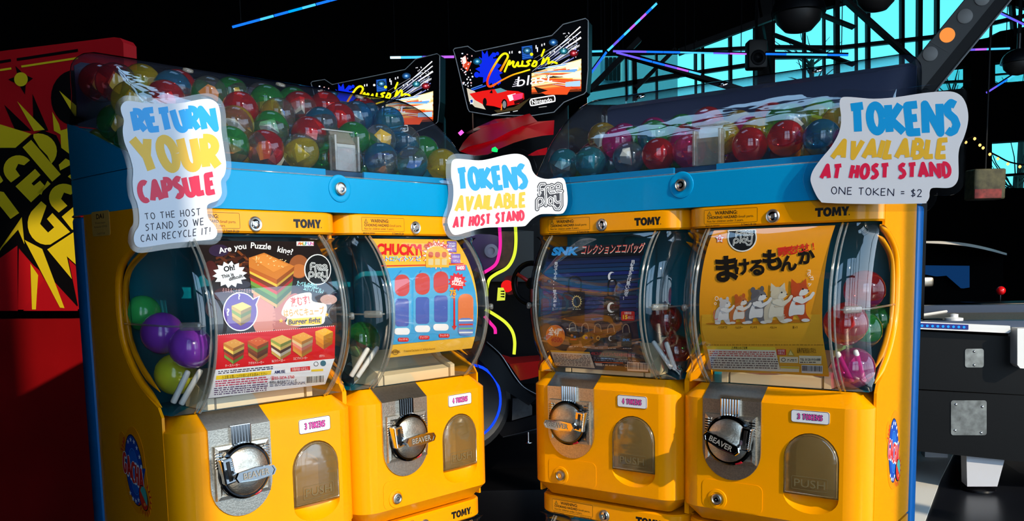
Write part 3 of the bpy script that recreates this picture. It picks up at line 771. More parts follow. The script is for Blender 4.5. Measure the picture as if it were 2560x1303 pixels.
LEFT = [  # px, py, upper colour, lower colour, depth row
 (233, 208, 'clear', 'red', 3), (256, 226, 'clear', 'red', 2), (319, 232, 'clear', 'yellow', 1), (272, 312, 'teal', 'green', 1), (231, 285, 'clear', 'green', 2),
 (393, 191, 'yellow', 'yellow', 4), (438, 211, 'red', 'red', 3), (370, 228, 'green', 'clear', 3), (446, 240, 'blue', 'clear', 2), (413, 252, 'red', 'clear', 1),
 (527, 234, 'clear', 'green', 2), (600, 229, 'green', 'clear', 3), (603, 258, 'red', 'red', 1), (678, 224, 'green', 'clear', 2), (676, 258, 'clear', 'gold', 1),
 (562, 305, 'yellow', 'clear', 0), (621, 313, 'yellow', 'clear', 0), (697, 313, 'green', 'clear', 0), (757, 308, 'red', 'clear', 0), (565, 368, 'yellow', 'yellow', 0), (598, 372, 'clear', 'green', 0),
 (671, 376, 'red', 'clear', 0), (760, 379, 'clear', 'yellow', 0), (810, 384, 'green', 'green', 1), (741, 246, 'green', 'yellow', 3), (749, 278, 'clear', 'red', 2), (797, 268, 'red', 'clear', 3),
 (822, 308, 'blue', 'clear', 0), (858, 296, 'red', 'clear', 1), (891, 284, 'blue', 'clear', 2), (913, 280, 'red', 'blue', 3), (929, 332, 'green', 'green', 0), (982, 340, 'green', 'clear', 0),
 (1040, 337, 'clear', 'blue', 0), (862, 396, 'clear', 'orange', 0), (936, 391, 'blue', 'clear', 0), (972, 400, 'clear', 'clear', 1), (1035, 404, 'teal', 'clear', 0), (1081, 380, 'green', 'green', 1),
 (1114, 409, 'yellow', 'yellow', 0), (969, 304, 'blue', 'teal', 2), (480, 250, 'clear', 'blue', 2), (640, 250, 'clear', 'red', 3)]
RIGHT_ = [
 (1402, 414, 'teal', 'clear', 0), (1452, 405, 'teal', 'clear', 0), (1442, 376, 'red', 'red', 2), (1476, 358, 'yellow', 'yellow', 3), (1513, 396, 'magenta', 'magenta', 0), (1513, 366, 'gold', 'clear', 2),
 (1533, 350, 'magenta', 'magenta', 3), (1578, 393, 'blue', 'clear', 0), (1576, 356, 'green', 'gold', 2), (1652, 388, 'red', 'red', 0), (1638, 350, 'green', 'blue', 1), (1632, 334, 'magenta', 'magenta', 3),
 (1700, 327, 'green', 'green', 3), (1702, 345, 'red', 'green', 2), (1737, 387, 'pink', 'magenta', 0), (1709, 358, 'magenta', 'magenta', 1), (1771, 315, 'magenta', 'red', 2), (1772, 342, 'red', 'blue', 1),
 (1817, 362, 'gold', 'yellow', 0), (1871, 364, 'red', 'red', 0), (1845, 315, 'gold', 'gold', 3), (1868, 330, 'magenta', 'magenta', 2), (1894, 334, 'yellow', 'yellow', 1), (1919, 298, 'red', 'red', 3),
 (1953, 352, 'red', 'orange', 0), (1950, 306, 'green', 'green', 2), (1972, 312, 'green', 'clear', 1), (2045, 290, 'green', 'lime', 2), (2036, 350, 'blue', 'clear', 0), (2096, 312, 'gold', 'gold', 1), (2086, 357, 'magenta', 'magenta', 0)]
ROWV = [.077, .125, .172, .217, .243]
def settle(un, spots, fill_cols, top_fn):
    pts = []
    for px, py, a, b_, row in spots:
        P = on_unit(un, px, py, 1, ROWV[row]); pts.append([Vector(P), a, b_, False, Vector(P)])
    rn = random.Random(11 + un)
    # hidden ones the heap rests on
    for lay in range(4):
        for j in range(4):
            for i in range(10):
                P = Vector((.040 + i * .0578 + (lay % 2) * .028, .082 + j * .0505 + (lay % 2) * .02, .5985 + lay * .0455))
                if P.x > .565 or P.y > .243 or P.z > top_fn(P.x, P.y): continue
                if min((P - q[0]).length for q in pts) < RB * 1.75: continue
                pts.append([P, rn.choice(fill_cols), rn.choice(fill_cols), True, Vector(P)])
    for it in range(260):
        for i in range(len(pts)):
            for j in range(i):
                d = pts[i][0] - pts[j][0]; L = d.length
                if L < 2 * RB + .0004 and L > 1e-6:
                    mv_ = d * ((2 * RB + .0004 - L) / L * .5)
                    wi = .5 if pts[i][3] == pts[j][3] else (.85 if pts[i][3] else .15)
                    pts[i][0] += mv_ * 2 * wi; pts[j][0] -= mv_ * 2 * (1 - wi)
        for q in pts:
            P = q[0]
            if it < 200: P += (q[4] - P) * (.0 if q[3] else .04)
            P.x = min(max(P.x, .034), .566); P.y = min(max(P.y, .066), .240); P.z = max(P.z, .5978)
            # stay inside the curve of the dome
            for (v, w) in DPROF:
                dv, dw = P.y - v, P.z - w; L = math.hypot(dv, dw)
                if L < RB + .004 and v < .24: P.y += dv / L * (RB + .004 - L) if dv > 0 else 0; P.z -= max(0, (RB + .004 - L)) * .6
            P.z = max(P.z, .5978)
    out = []
    for q in pts:
        clash = sum(max(0, 2 * RB - (q[0] - p[0]).length) for p in out if (q[0] - p[0]).length < 2 * RB)
        if q[3] and clash > .003: continue
        out.append(q)
    return out
def place_capsules(un, pts, where):
    order = {}
    for q in pts:
        lay = min(int((q[0].z - .575) / .046), 3); row = 0 if q[0].y < .102 else (1 if q[0].y < .15 else (2 if q[0].y < .198 else 3))
        order.setdefault((lay, row), []).append(q)
    lays = ['bottom layer', 'second layer', 'third layer', 'top layer']; rws = ['front row', 'second row', 'third row', 'rear row']
    for (lay, row), qs in order.items():
        qs.sort(key=lambda q: q[0].x)
        for i, q in enumerate(qs):
            a, b_ = q[1], q[2]
            nm = ('%s capsule' % a) if a == b_ else ('%s and %s capsule' % (a, b_))
            rn = random.Random(int(q[0].x * 9999) + un)
            M = UM[un] @ Matrix.Translation(q[0]) @ Matrix.Rotation(rn.uniform(0, 6.28), 4, 'Z') @ Matrix.Rotation(rn.choice([0, .3, .6, -.5, 1.1, 2.6, 2.0]) + rn.uniform(-.2, .2), 4, 'X')
            t = thing('toy_capsule', '%s, %s hopper, %s, %s, %s from left' % (nm, where, lays[lay], rws[row], ord_(i)), 'toy capsule', M, 'toy capsules in the %s hopper' % where)
            for top, c in ((True, a), (False, b_)):
                link(bpy.data.objects.new('upper_half' if top else 'lower_half', half(RB, top, c)), t)
            if 'clear' in (a, b_) or rn.random() < .3:
                link(bpy.data.objects.new('toy', rn.choice(_TOY)), t).location = (rn.uniform(-.004, .004), rn.uniform(-.004, .004), rn.uniform(-.006, .002))
PL = settle(0, LEFT, ['green', 'red', 'blue', 'yellow', 'clear', 'clear', 'clear'], lambda u, v: .665 - .10 * max(0, u - .25) if v > .1 else .64 - .10 * max(0, u - .3))
PR = settle(1, RIGHT_, ['red', 'magenta', 'green', 'gold', 'teal', 'clear'], lambda u, v: .605)
place_capsules(0, PL, 'left'); place_capsules(1, PR, 'right')

# capsules seen through the machine windows
WCAPS = []
def window_capsule(k, px, py, v, r, cols, label, solid=False, tilt=.4, toy=None):
    un = k // 2; P = Vector(on_unit(un, px, py, 1, v)); du = .30 * (k % 2)
    P.x = min(max(P.x, du + r + .0065), du + .30 - r - .0065); P.z = max(P.z, .2235 + r)
    WCAPS.append((k, P, r, (cols, label, solid, tilt, toy)))
def make_window_capsule(k, P, r, spec_):
    cols, label, solid, tilt, toy = spec_; un = k // 2
    M = UM[un] @ Matrix.Translation(P) @ Matrix.Rotation(tilt, 4, 'X') @ Matrix.Rotation(.3, 4, 'Y')
    t = thing('toy_capsule', label, 'toy capsule', M, 'capsules inside the machines')
    for top, c in ((True, cols[0]), (False, cols[1])):
        link(bpy.data.objects.new('upper_half' if top else 'lower_half', half(r, top, c, solid)), t)
    if toy is not None: link(bpy.data.objects.new('toy', _TOY[toy]), t)
window_capsule(0, 387, 826, .100, .0300, ('purple', 'purple'), 'glossy purple capsule in the burger machine, left one of two', True)
window_capsule(0, 468, 866, .045, .0300, ('purple', 'purple'), 'glossy purple capsule in the burger machine, right one of two', True, 1.2)
window_capsule(0, 440, 935, .086, .0300, ('lime', 'lime'), 'yellow-green capsule lowest in the burger machine', True)
window_capsule(0, 350, 797, .130, .0260, ('green', 'green'), 'green capsule at the rear of the burger machine', True)
window_capsule(1, 905, 850, .070, .0310, ('green', 'clear'), 'pale green capsule with bagged toy in the machine with the yellow and blue poster', toy=2)
window_capsule(1, 890, 905, .120, .0280, ('teal', 'clear'), 'bluish clear capsule low in the machine with the yellow and blue poster', toy=1)
window_capsule(2, 1690, 880, .090, .0300, ('red', 'clear'), 'dark red and clear capsule low in the machine with the navy poster', toy=3)
window_capsule(2, 1665, 800, .110, .0290, ('red', 'red'), 'dark red capsule upper in the machine with the navy poster')
window_capsule(3, 2118, 815, .026, .0320, ('red', 'orange'), 'large red capsule with orange label in the animal machine', toy=5)
window_capsule(3, 2172, 852, .070, .0310, ('green', 'clear'), 'bright green capsule behind the large red one', toy=1)
window_capsule(3, 2142, 925, .060, .0310, ('magenta', 'pink'), 'magenta capsule lowest in the animal machine', toy=4)
window_capsule(3, 2168, 745, .105, .0310, ('red', 'magenta'), 'dark red capsule uppermost at the rear of the animal machine')
window_capsule(3, 2210, 790, .128, .0260, ('green', 'green'), 'dark green capsule by the side rim of the animal machine')
window_capsule(3, 1722, 815, .070, .0310, ('green', 'green'), 'green capsule at the left end of the animal machine')

for it in range(200):
    for i in range(len(WCAPS)):
        for j in range(i):
            if WCAPS[i][0] != WCAPS[j][0]: continue
            d = WCAPS[i][1] - WCAPS[j][1]; need = WCAPS[i][2] + WCAPS[j][2] + .0006
            if d.length < need: mv_ = d.normalized() * (need - d.length) * .5; WCAPS[i][1].xyz += mv_; WCAPS[j][1].xyz -= mv_
    for k, P, r, s_ in WCAPS:
        du = .30 * (k % 2); P.x = min(max(P.x, du + r + .0065), du + .30 - r - .0065); P.z = max(P.z, .2235 + r); P.y = min(P.y, .165 - r + .004); P.y = max(P.y, vf(P.z) + r + .006)
for w_ in WCAPS: make_window_capsule(*w_)

# ------------------------------------------------------------------ laminated signs
PAPER = mat('sign_paper', rgb(226, 229, 238), .55, noise=.02, nscale=30)
BLUEI, YELI, REDI, NAVYI = (0, 160, 232), (240, 188, 50), (232, 25, 72), (18, 18, 46)
FREEPLAY = [[(1400, 690), (1400, 585), (1420, 550), (1470, 548)], [(1400, 630), (1452, 618)], [(1482, 690), (1482, 610), (1500, 580), (1530, 574)],
            [(1545, 628), (1602, 618), (1600, 580), (1568, 562), (1536, 585), (1530, 635), (1550, 668), (1610, 660)], [(1622, 612), (1690, 600), (1684, 556), (1652, 545), (1620, 570), (1614, 620), (1634, 655), (1705, 642)],
            [(1370, 885), (1370, 770), (1395, 738), (1435, 740), (1450, 780), (1440, 815), (1410, 832), (1392, 832)], [(1488, 692), (1488, 832)],
            [(1582, 825), (1580, 745), (1552, 728), (1524, 752), (1522, 800), (1546, 822), (1580, 806)], [(1612, 712), (1614, 770), (1640, 796), (1682, 786)], [(1694, 672), (1696, 840), (1668, 884), (1622, 882), (1606, 850)]]
def free_play(pr, fn, k, lay, dark, light, ground=True):
    for st in FREEPLAY:
        q = [fn(x, y) for x, y in st]
        if ground: pr.stroke(q, 62 * k, dark, lay, True)
    for st in FREEPLAY:
        q = [fn(x, y) for x, y in st]
        pr.stroke(q, 34 * k, light, lay + 1, True); pr.stroke(q, 11 * k, dark, lay + 2, True)
def sign(label, outline_px, place, art, border, M=None):
    t = thing('hanging_sign', label, 'sign', None)
    P = [place(x, y, 0.0) for x, y in outline_px]; c = sum(P, Vector()) / len(P)
    t.location = c; pl = lambda x, y, tt: place(x, y, tt) - c
    MB().plate(offset_loop(outline_px, border), pl, 0.0, .0012).obj('laminate', LAM, t)
    MB().plate(outline_px, pl, .0016, .0013).obj('paper', PAPER, t)
    pr = Print(); art(pr); pr.build('lettering', lambda x, y, l: pl(x, y, 0.0017 + l * .00005), t)
    return t
z1 = ZM(270, 240, 3.256)
o1 = [z1(*p) for p in chain([(100, 90), (130, 50), (180, 42), (330, 60), (560, 62), (740, 30), (830, 28), (890, 70), (912, 160), (918, 280), (940, 430), (957, 560), (945, 640), (915, 690), (920, 760), (920, 800), (890, 850), (815, 880), (800, 920), (815, 1000), (860, 1050), (885, 1110), (860, 1160), (780, 1175), (500, 1200), (300, 1230), (230, 1225), (205, 1170), (215, 1110), (245, 1060), (250, 980), (235, 880), (205, 800), (195, 700), (200, 600), (170, 480), (130, 380), (115, 280), (125, 200), (105, 140)], 3, True)]
def unit_place(un, v):
    N = (UM[un].to_3x3() @ Vector((0, -1, 0)))
    return lambda x, y, t: UM[un] @ Vector(on_unit(un, x, y, 1, v)) + N * t
q4 = lambda z, *p: [z(*k) for k in p]
def art1(pr):
    pr.strokes_text('RETURN', q4(z1, (155, 98), (868, 68), (895, 300), (225, 312)), .275, BLUEI, 1, gap=-.03, jit=.10)
    pr.strokes_text('YOUR', q4(z1, (150, 305), (895, 305), (920, 612), (285, 645)), .255, YELI, 3, gap=.06, jit=.08)
    pr.strokes_text('CAPSULE', q4(z1, (215, 685), (860, 608), (888, 808), (262, 888)), .275, REDI, 5, gap=0.0, jit=.10)
    pr.strokes_text('TO THE HOST', q4(z1, (288, 955), (748, 912), (752, 975), (300, 1010)), .12, NAVYI, 1, gap=.16)
    pr.strokes_text('STAND SO WE', q4(z1, (295, 1042), (775, 990), (778, 1052), (300, 1102)), .12, NAVYI, 1, gap=.16)
    pr.strokes_text('CAN RECYCLE IT!', q4(z1, (258, 1132), (830, 1065), (828, 1128), (262, 1192)), .12, NAVYI, 1, gap=.16)
sign('white laminated sign reading RETURN YOUR CAPSULE at the left corner', o1, unit_place(0, .0085), art1, 14)
z3 = ZM(2000, 220, 4.202)
o3 = [z3(*p) for p in chain([(420, 150), (440, 105), (500, 95), (640, 105), (780, 115), (1000, 100), (1300, 55), (1500, 38), (1620, 45), (1700, 90), (1750, 180), (1770, 300), (1755, 420), (1720, 530), (1680, 620), (1665, 720), (1668, 900), (1655, 980), (1610, 1035), (1540, 1052), (1400, 1050), (1365, 1085), (1360, 1150), (1330, 1200), (1270, 1215), (700, 1220), (280, 1208), (220, 1190), (170, 1120), (120, 1000), (118, 930), (150, 850), (230, 740), (330, 620), (400, 500), (430, 400), (435, 300), (425, 220)], 3, True)]
def art3(pr):
    pr.strokes_text('TOKENS', q4(z3, (500, 148), (1662, 100), (1700, 525), (530, 505)), .26, BLUEI, 1, gap=-.01, jit=.08)
    pr.strokes_text('AVAILABLE', q4(z3, (395, 530), (1575, 515), (1560, 755), (315, 760)), .245, YELI, 3, gap=.02, jit=.05)
    pr.strokes_text('AT HOST STAND', q4(z3, (240, 795), (1585, 768), (1600, 955), (205, 972)), .26, REDI, 5, gap=.04, jit=.06)
    pr.strokes_text('ONE TOKEN = $2', q4(z3, (330, 1035), (1285, 1065), (1285, 1148), (330, 1118)), .11, NAVYI, 1, gap=.12)
sign('large white laminated sign with ONE TOKEN = $2 at the right corner', o3, unit_place(1, .0085), art3, 19)
z2 = ZM(1090, 360, 5.428)
o2 = [z2(*p) for p in chain([(205, 290), (225, 225), (280, 203), (400, 210), (580, 225), (720, 205), (900, 160), (1060, 135), (1170, 150), (1250, 210), (1285, 290), (1310, 370), (1370, 440), (1480, 475), (1600, 470), (1700, 460), (1750, 510), (1780, 680), (1780, 820), (1740, 920), (1680, 950), (1500, 950), (1400, 960), (1300, 1020), (1230, 1095), (1170, 1120), (900, 1130), (650, 1140), (450, 1190), (290, 1235), (220, 1220), (170, 1130), (155, 1040), (180, 950), (215, 850), (235, 700), (230, 560), (205, 450)], 3, True)]
A2 = UM[0] @ Vector(on_unit(0, 1120, 480, 1, .010)); B2 = UM[1] @ Vector(on_unit(1, 1412, 500, 1, .010))
d2 = (B2 - A2); d2.z = 0; d2.normalize(); N2 = Vector((d2.y, -d2.x, 0))
def art2(pr):
    pr.strokes_text('TOKENS', q4(z2, (262, 312), (1205, 245), (1265, 635), (300, 655)), .26, BLUEI, 1, gap=-.01, jit=.08)
    pr.strokes_text('AVAILABLE', q4(z2, (280, 690), (1225, 645), (1230, 870), (250, 938)), .235, YELI, 3, gap=.03, jit=.05)
    pr.strokes_text('AT HOST STAND', q4(z2, (240, 985), (1195, 888), (1200, 1048), (222, 1162)), .25, REDI, 5, gap=.05, jit=.06)
    free_play(pr, z2, 1 / 5.428, 1, (14, 20, 40), (235, 238, 248))
sign('white laminated sign with round-lettered logo spanning the gap between the machine pairs', o2, lambda x, y, t: on_plane(x, y, A2, N2) + N2 * t, art2, 13)
# ------------------------------------------------------------------ posters behind the windows
def poster(k, u0, u1, w0, w1, colour, label):
    rows = []
    for i in range(25):
        w = w0 + (w1 - w0) * i / 24; rows.append([(u0 + (u1 - u0) * j / 4, vf(w) + .0050, w) for j in range(5)])
    b = MB(); b.grid(rows); b.grid([[(p[0], p[1] + .0004, p[2]) for p in r] for r in rows])
    return b.obj('poster', ink(colour, .35), machines[k], True, label)
def wmap(k):
    un = k // 2; du = .30 * (k % 2)
    def f(x, y, l):
        P = on_window(un, x, y, .0046 - l * .00026); return (P.x - du, P.y, P.z)
    return f
def cuts(a, b): return [a + 9 * i for i in range(int((b - a) / 9) + 1)]
def fineprint(pr, z, x0, y0, x1, y1, n, col, lay, slope=0.0, seed=1, h=None):
    """rows of tiny unreadable print: broken dashes"""
    rn = random.Random(seed); dy = (y1 - y0) / n; hh = h or dy * .5
    for i in range(n):
        x = x0; y = y0 + dy * (i + .25)
        while x < x1 - 4:
            w = rn.uniform(6, 26); e = min(x + w, x1)
            pr.poly([z(x, y + slope * (x - x0)), z(e, y + slope * (e - x0)), z(e, y + hh + slope * (e - x0)), z(x, y + hh + slope * (x - x0))], col, lay); x = e + rn.uniform(3, 8)
def barcode(pr, z, x0, y0, x1, y1, slope, lay):
    rn = random.Random(5); pr.poly([z(x0, y0), z(x1, y0 + slope * (x1 - x0)), z(x1, y1 + slope * (x1 - x0)), z(x0, y1)], (238, 236, 230), lay); x = x0 + 5
    while x < x1 - 5:
        w = rn.choice([2, 3, 5]); s_ = slope * (x - x0); pr.poly([z(x, y0 + 4 + s_), z(x + w, y0 + 4 + s_), z(x + w, y1 - 12 + s_), z(x, y1 - 12 + s_)], (15, 15, 15), lay + 1); x += w + rn.choice([2, 3, 4])
def quadpts(z, x0, y0, x1, y1, s_): return [z(x0, y0), z(x1, y0 + s_ * (x1 - x0)), z(x1, y1 + s_ * (x1 - x0)), z(x0, y1)]

# --- burger puzzle
P1 = poster(0, .0515, .2435, .2430, .4575, (26, 14, 12), 'black and red poster of a cube burger puzzle')
z = ZM(180, 500, 2.3694); pr = Print(); T = lambda t, x, y, h, c, l=6, **k: pr.text(t, *z(x, y), h / 2.3694, c, l, **{kk: (vv / 2.3694 if kk == 'width' else vv) for kk, vv in k.items()})
rn = random.Random(2)
for i in range(26):
    x, y = rn.uniform(850, 1090), rn.uniform(305, 440); a = rn.uniform(-.9, .9)
    pr.poly([z(x + dx * math.cos(a) - dy * math.sin(a), y + dx * math.sin(a) + dy * math.cos(a)) for dx, dy in ((-42, -7), (42, -7), (42, 7), (-42, 7))], rn.choice([(92, 44, 20), (120, 62, 26), (66, 28, 14)]), 1)
for cx, cy, rx, ry, c in ((820, 420, 40, 60, (70, 22, 20)), (900, 560, 60, 40, (60, 14, 12)), (830, 640, 40, 60, (50, 14, 18)), (1345, 395, 60, 70, (150, 84, 44)), (1345, 420, 45, 40, (190, 110, 52)), (870, 300, 60, 36, (46, 30, 60)), (1250, 560, 120, 60, (60, 30, 26)), (1480, 620, 70, 70, (40, 22, 22)), (980, 500, 80, 26, (52, 52, 66)), (1520, 590, 50, 30, (190, 150, 140))):
    pr.poly([z(*p) for p in ellipse(cx, cy, rx, ry)], c, 1)
pr.poly([z(*p) for p in chain([(1075, 545), (1120, 535), (1180, 600), (1205, 680), (1190, 775), (1100, 790), (1062, 700), (1080, 640)], 4, True)], (206, 130, 116), 2)
pr.poly([z(*p) for p in chain([(1215, 620), (1310, 555), (1345, 575), (1330, 650), (1260, 720), (1370, 740), (1300, 765), (1200, 770), (1190, 690)], 4, True)], (186, 104, 92), 2)
def burger(cx, cy, k, lay, cols):
    """block burger seen from a corner: lid, fillings as bands on its two sides, foot"""
    X = lambda x, y: z(cx + x * k, cy + y * k)
    lid, side = cols[0], cols[1:]
    pr.poly([X(-60, -42), X(8, -66), X(64, -40), X(-2, -10)], lid, lay + 1)
    n = len(side); h = 92 / n
    for i, c in enumerate(side):
        a = i * h; b_ = (i + 1) * h; s0 = 1 - .10 * i / n; dk = tuple(v * .72 for v in c)
        pr.poly([X(-60 * s0, -42 + a * .92), X(-2, -10 + a), X(-2, -10 + b_ + 1), X(-60 * s0, -42 + b_ * .92 + 1)], c, lay)
        pr.poly([X(-2, -10 + a), X(64 * s0, -40 + a * .92), X(64 * s0, -40 + b_ * .92 + 1), X(-2, -10 + b_ + 1)], dk, lay)
    for sd in range(4): pr.poly([X(-38 + 24 * sd, -44 + 3 * (sd % 2)), X(-34 + 24 * sd, -46), X(-31 + 24 * sd, -43)], (245, 205, 140), lay + 2)
big = ((204, 122, 48), (186, 96, 34), (236, 190, 66), (120, 52, 26), (200, 46, 30), (110, 150, 50), (70, 110, 34), (206, 158, 90))
def bigburger(cx, cy, lay):
    X = lambda x, y: z(cx + x, cy + y)
    pr.poly([X(-135, -135), X(-45, -165), X(135, -85), X(30, -5), X(-135, -80)], big[0], lay + 1)
    pr.poly([X(-120, -132), X(-45, -156), X(100, -92), X(10, -50)], (222, 140, 60), lay + 2)
    for i in range(26): x = rn.uniform(-100, 80); y = rn.uniform(-145, -75) + .30 * x * .6; pr.poly([X(x, y), X(x + 7, y - 2), X(x + 9, y + 2), X(x + 2, y + 4)], (248, 212, 150), lay + 3)
    hs = [0, 30, 46, 72, 92, 118, 150, 170]
    for i, c in enumerate(big[1:]):
        a, b_ = hs[i], hs[i + 1]
        pr.poly([X(-135 + a * .1, -85 + a * .92), X(30, -8 + a), X(30, -8 + b_), X(-135 + b_ * .1, -85 + b_ * .92)], c, lay)
        pr.poly([X(30, -8 + a), X(135 - a * .12, -88 + a * .98), X(135 - b_ * .12, -88 + b_ * .98), X(30, -8 + b_)], tuple(v * .8 for v in c), lay)
bigburger(1183, 478, 3)
for t_, x, y, r in (('Are', 872, 318, 12), ('you', 962, 296, 6), ('Puzzle', 1058, 285, -4), ('king?', 1215, 306, -12)): T(t_, x, y, 34, (246, 246, 246), 3, bold=.02, rot=r)
pr.rect(*z(1330, 246), *z(1432, 272), (240, 240, 240), 2)
for i, (c_, cc) in enumerate(zip('AMUFUN', ((230, 60, 70), (240, 150, 40), (90, 180, 70), (60, 150, 220), (160, 90, 200), (230, 90, 150)))): T(c_, 1336 + i * 15.5, 268, 19, cc, 3, bold=.02)
pr.poly([z(*p) for p in star(935, 442, 104, 78, 14, .1, .78)], (224, 228, 236), 2)
T('Oh!', 902, 426, 30, (16, 16, 20), 3, bold=.03, rot=12); T('This is', 888, 466, 20, (16, 16, 20), 3, bold=.02, rot=14); T('difficult.', 932, 480, 20, (16, 16, 20), 3, bold=.02, rot=16)
pr.poly([z(*p) for p in ellipse(997, 662, 104, 116)], (236, 236, 244), 3); pr.poly([z(*p) for p in ((1060, 590), (1115, 566), (1092, 625))], (236, 236, 244), 3)
pr.poly([z(*p) for p in ellipse(997, 662, 97, 109)], (86, 46, 150), 4); pr.poly([z(*p) for p in ((1058, 600), (1106, 574), (1086, 622))], (86, 46, 150), 4)
burger(1002, 668, .95, 5, ((222, 196, 100), (196, 160, 66), (120, 150, 50), (206, 168, 70), (160, 120, 44)))
T('?', 984, 588, 30, (245, 245, 250), 5, bold=.03); T('?', 916, 684, 40, (245, 245, 250), 5, bold=.03)
T('そろえることができるかな?', 890, 545, 20, (225, 170, 170), 3, rot=-2, width=190)
pr.poly([z(*p) for p in ellipse(1455, 413, 80, 92)], (225, 228, 230), 3); pr.poly([z(*p) for p in ellipse(1456, 413, 74, 86)], (12, 14, 16), 4)
fq = lambda x, y: z(1398 + (x - 1350) * .325, 362 + (y - 520) * .285 + (x - 1350) * .05)
free_play(pr, fq, .30 / 2.3694, 5, (12, 14, 16), (225, 230, 232), False)
for st in (): pass
T('たべもの絵の', 1330, 505, 24, (160, 232, 246), 4, bold=.02, rot=-9, width=120); T('立体パズル♪', 1370, 530, 24, (160, 232, 246), 4, bold=.02, rot=-12, width=120)
pr.poly([z(*p) for p in chain([(1240, 670), (1290, 580), (1410, 548), (1425, 600), (1505, 620), (1500, 690), (1470, 740), (1280, 742), (1275, 700)], 4, True)], (250, 240, 222), 4)
T('激むす!', 1300, 630, 42, (226, 44, 40), 5, bold=.02, rot=10, width=112); T('はらぺこキューブ', 1256, 690, 34, (232, 150, 32), 5, bold=.03, rot=4, width=240)
pr.poly([z(*p) for p in ((1275, 705), (1480, 690), (1478, 735), (1280, 742))], (246, 206, 60), 5); T('Burger fight', 1282, 738, 30, (44, 40, 96), 6, bold=.02, rot=4, width=190, shear=.15)
pr.poly([z(*p) for p in star(1510, 680, 14, 6, 5)], (244, 180, 40), 5); pr.poly([z(*p) for p in star(1238, 716, 16, 7, 5)], (244, 180, 40), 5)
pr.poly([z(858, 800), z(1560, 744), z(1556, 940), z(850, 1006)], (206, 18, 26), 3)
for i in range(62): x = 862 + i * 11.2; y = 798 - (x - 862) * .0795; pr.poly([z(x, y), z(x + 5, y), z(x + 5, y + 5), z(x, y + 5)], (240, 220, 220), 4)
MBC = [((214, 150, 66), (196, 120, 44), (236, 200, 90), (110, 60, 30), (186, 60, 36), (120, 150, 60)), ((206, 92, 40), (180, 80, 30), (120, 130, 44), (130, 66, 34), (110, 60, 30), (190, 120, 60)), ((224, 176, 90), (150, 160, 70), (236, 200, 110), (90, 56, 40), (224, 210, 190), (206, 160, 80)), ((230, 158, 60), (214, 140, 50), (226, 190, 140), (230, 130, 110), (220, 120, 60), (214, 150, 60)), ((244, 176, 48), (236, 160, 40), (226, 140, 30), (206, 120, 26))]
for i, (cx, cy) in enumerate(((957, 890), (1100, 878), (1237, 866), (1363, 850))): burger(cx, cy, 1.0, 5, MBC[i])
burger(1492, 815, .85, 5, MBC[4])
for i, (x, y, t_) in enumerate(((908, 990, 'チーズバーガー'), (1046, 975, 'アボカドバーガー'), (1185, 962, 'BLTバーガー'), (1312, 948, 'エビフライバーガー'), (1465, 933, 'ポテト'))): T(t_, x, y, 13, (244, 236, 230), 5, rot=4, width=(86, 92, 78, 84, 32)[i])
pr.poly([z(850, 1006), z(1556, 940), z(1500, 1092), z(805, 1176)], (232, 233, 240), 3)
fineprint(pr, z, 866, 1012, 1190, 1034, 2, (60, 50, 70), 4, -.09, 3)
pr.poly([z(856, 1042), z(1182, 1010), z(1178, 1034), z(852, 1066)], (244, 206, 40), 4); T('⚠注意 お買い上げの前に必ずお読みください', 888, 1061, 16, (60, 40, 10), 5, rot=5, width=270)
fineprint(pr, z, 850, 1070, 1160, 1110, 3, (196, 66, 96), 4, -.09, 4); fineprint(pr, z, 842, 1112, 1160, 1160, 4, (96, 70, 110), 4, -.09, 5)
pr.ring([z(*p) for p in ((846, 1068), (1172, 1036), (1160, 1124), (826, 1160))], -.6, (40, 40, 60), 4)
pr.ring([z(*p) for p in ((1192, 1008), (1272, 1000), (1270, 1030), (1190, 1038))], -1, (30, 30, 90), 4); T('AMUSE', 1200, 1030, 18, (30, 30, 90), 5, bold=.02, rot=5, width=64)
T('☎03-5834-3760', 1178, 1066, 17, (216, 40, 50), 5, bold=.01, rot=4, width=140); T('発売元: 株式会社アミューズ', 1172, 1090, 14, (40, 40, 60), 5, bold=.01, rot=4, width=160); fineprint(pr, z, 1172, 1092, 1380, 1108, 2, (110, 110, 130), 4, -.08, 6)
pr.poly(quadpts(z, 1296, 995, 1410, 1018, -.09), (216, 36, 46), 4); T('対象年齢 15才以上', 1304, 1013, 14, (245, 235, 235), 5, rot=4, width=98)
pr.ring([z(*p) for p in ellipse(1446, 972, 14, 14, 14)], -1.2, (30, 30, 30), 4); pr.poly([z(*p) for p in ellipse(1488, 968, 17, 17, 16)], (60, 110, 130), 4)
pr.poly(quadpts(z, 1418, 1005, 1488, 1018, -.06), (240, 204, 50), 4); barcode(pr, z, 1386, 1044, 1496, 1098, -.07, 4)
pr.build('poster_print', wmap(0), P1, cuts(585, 1000), gloss=.35)

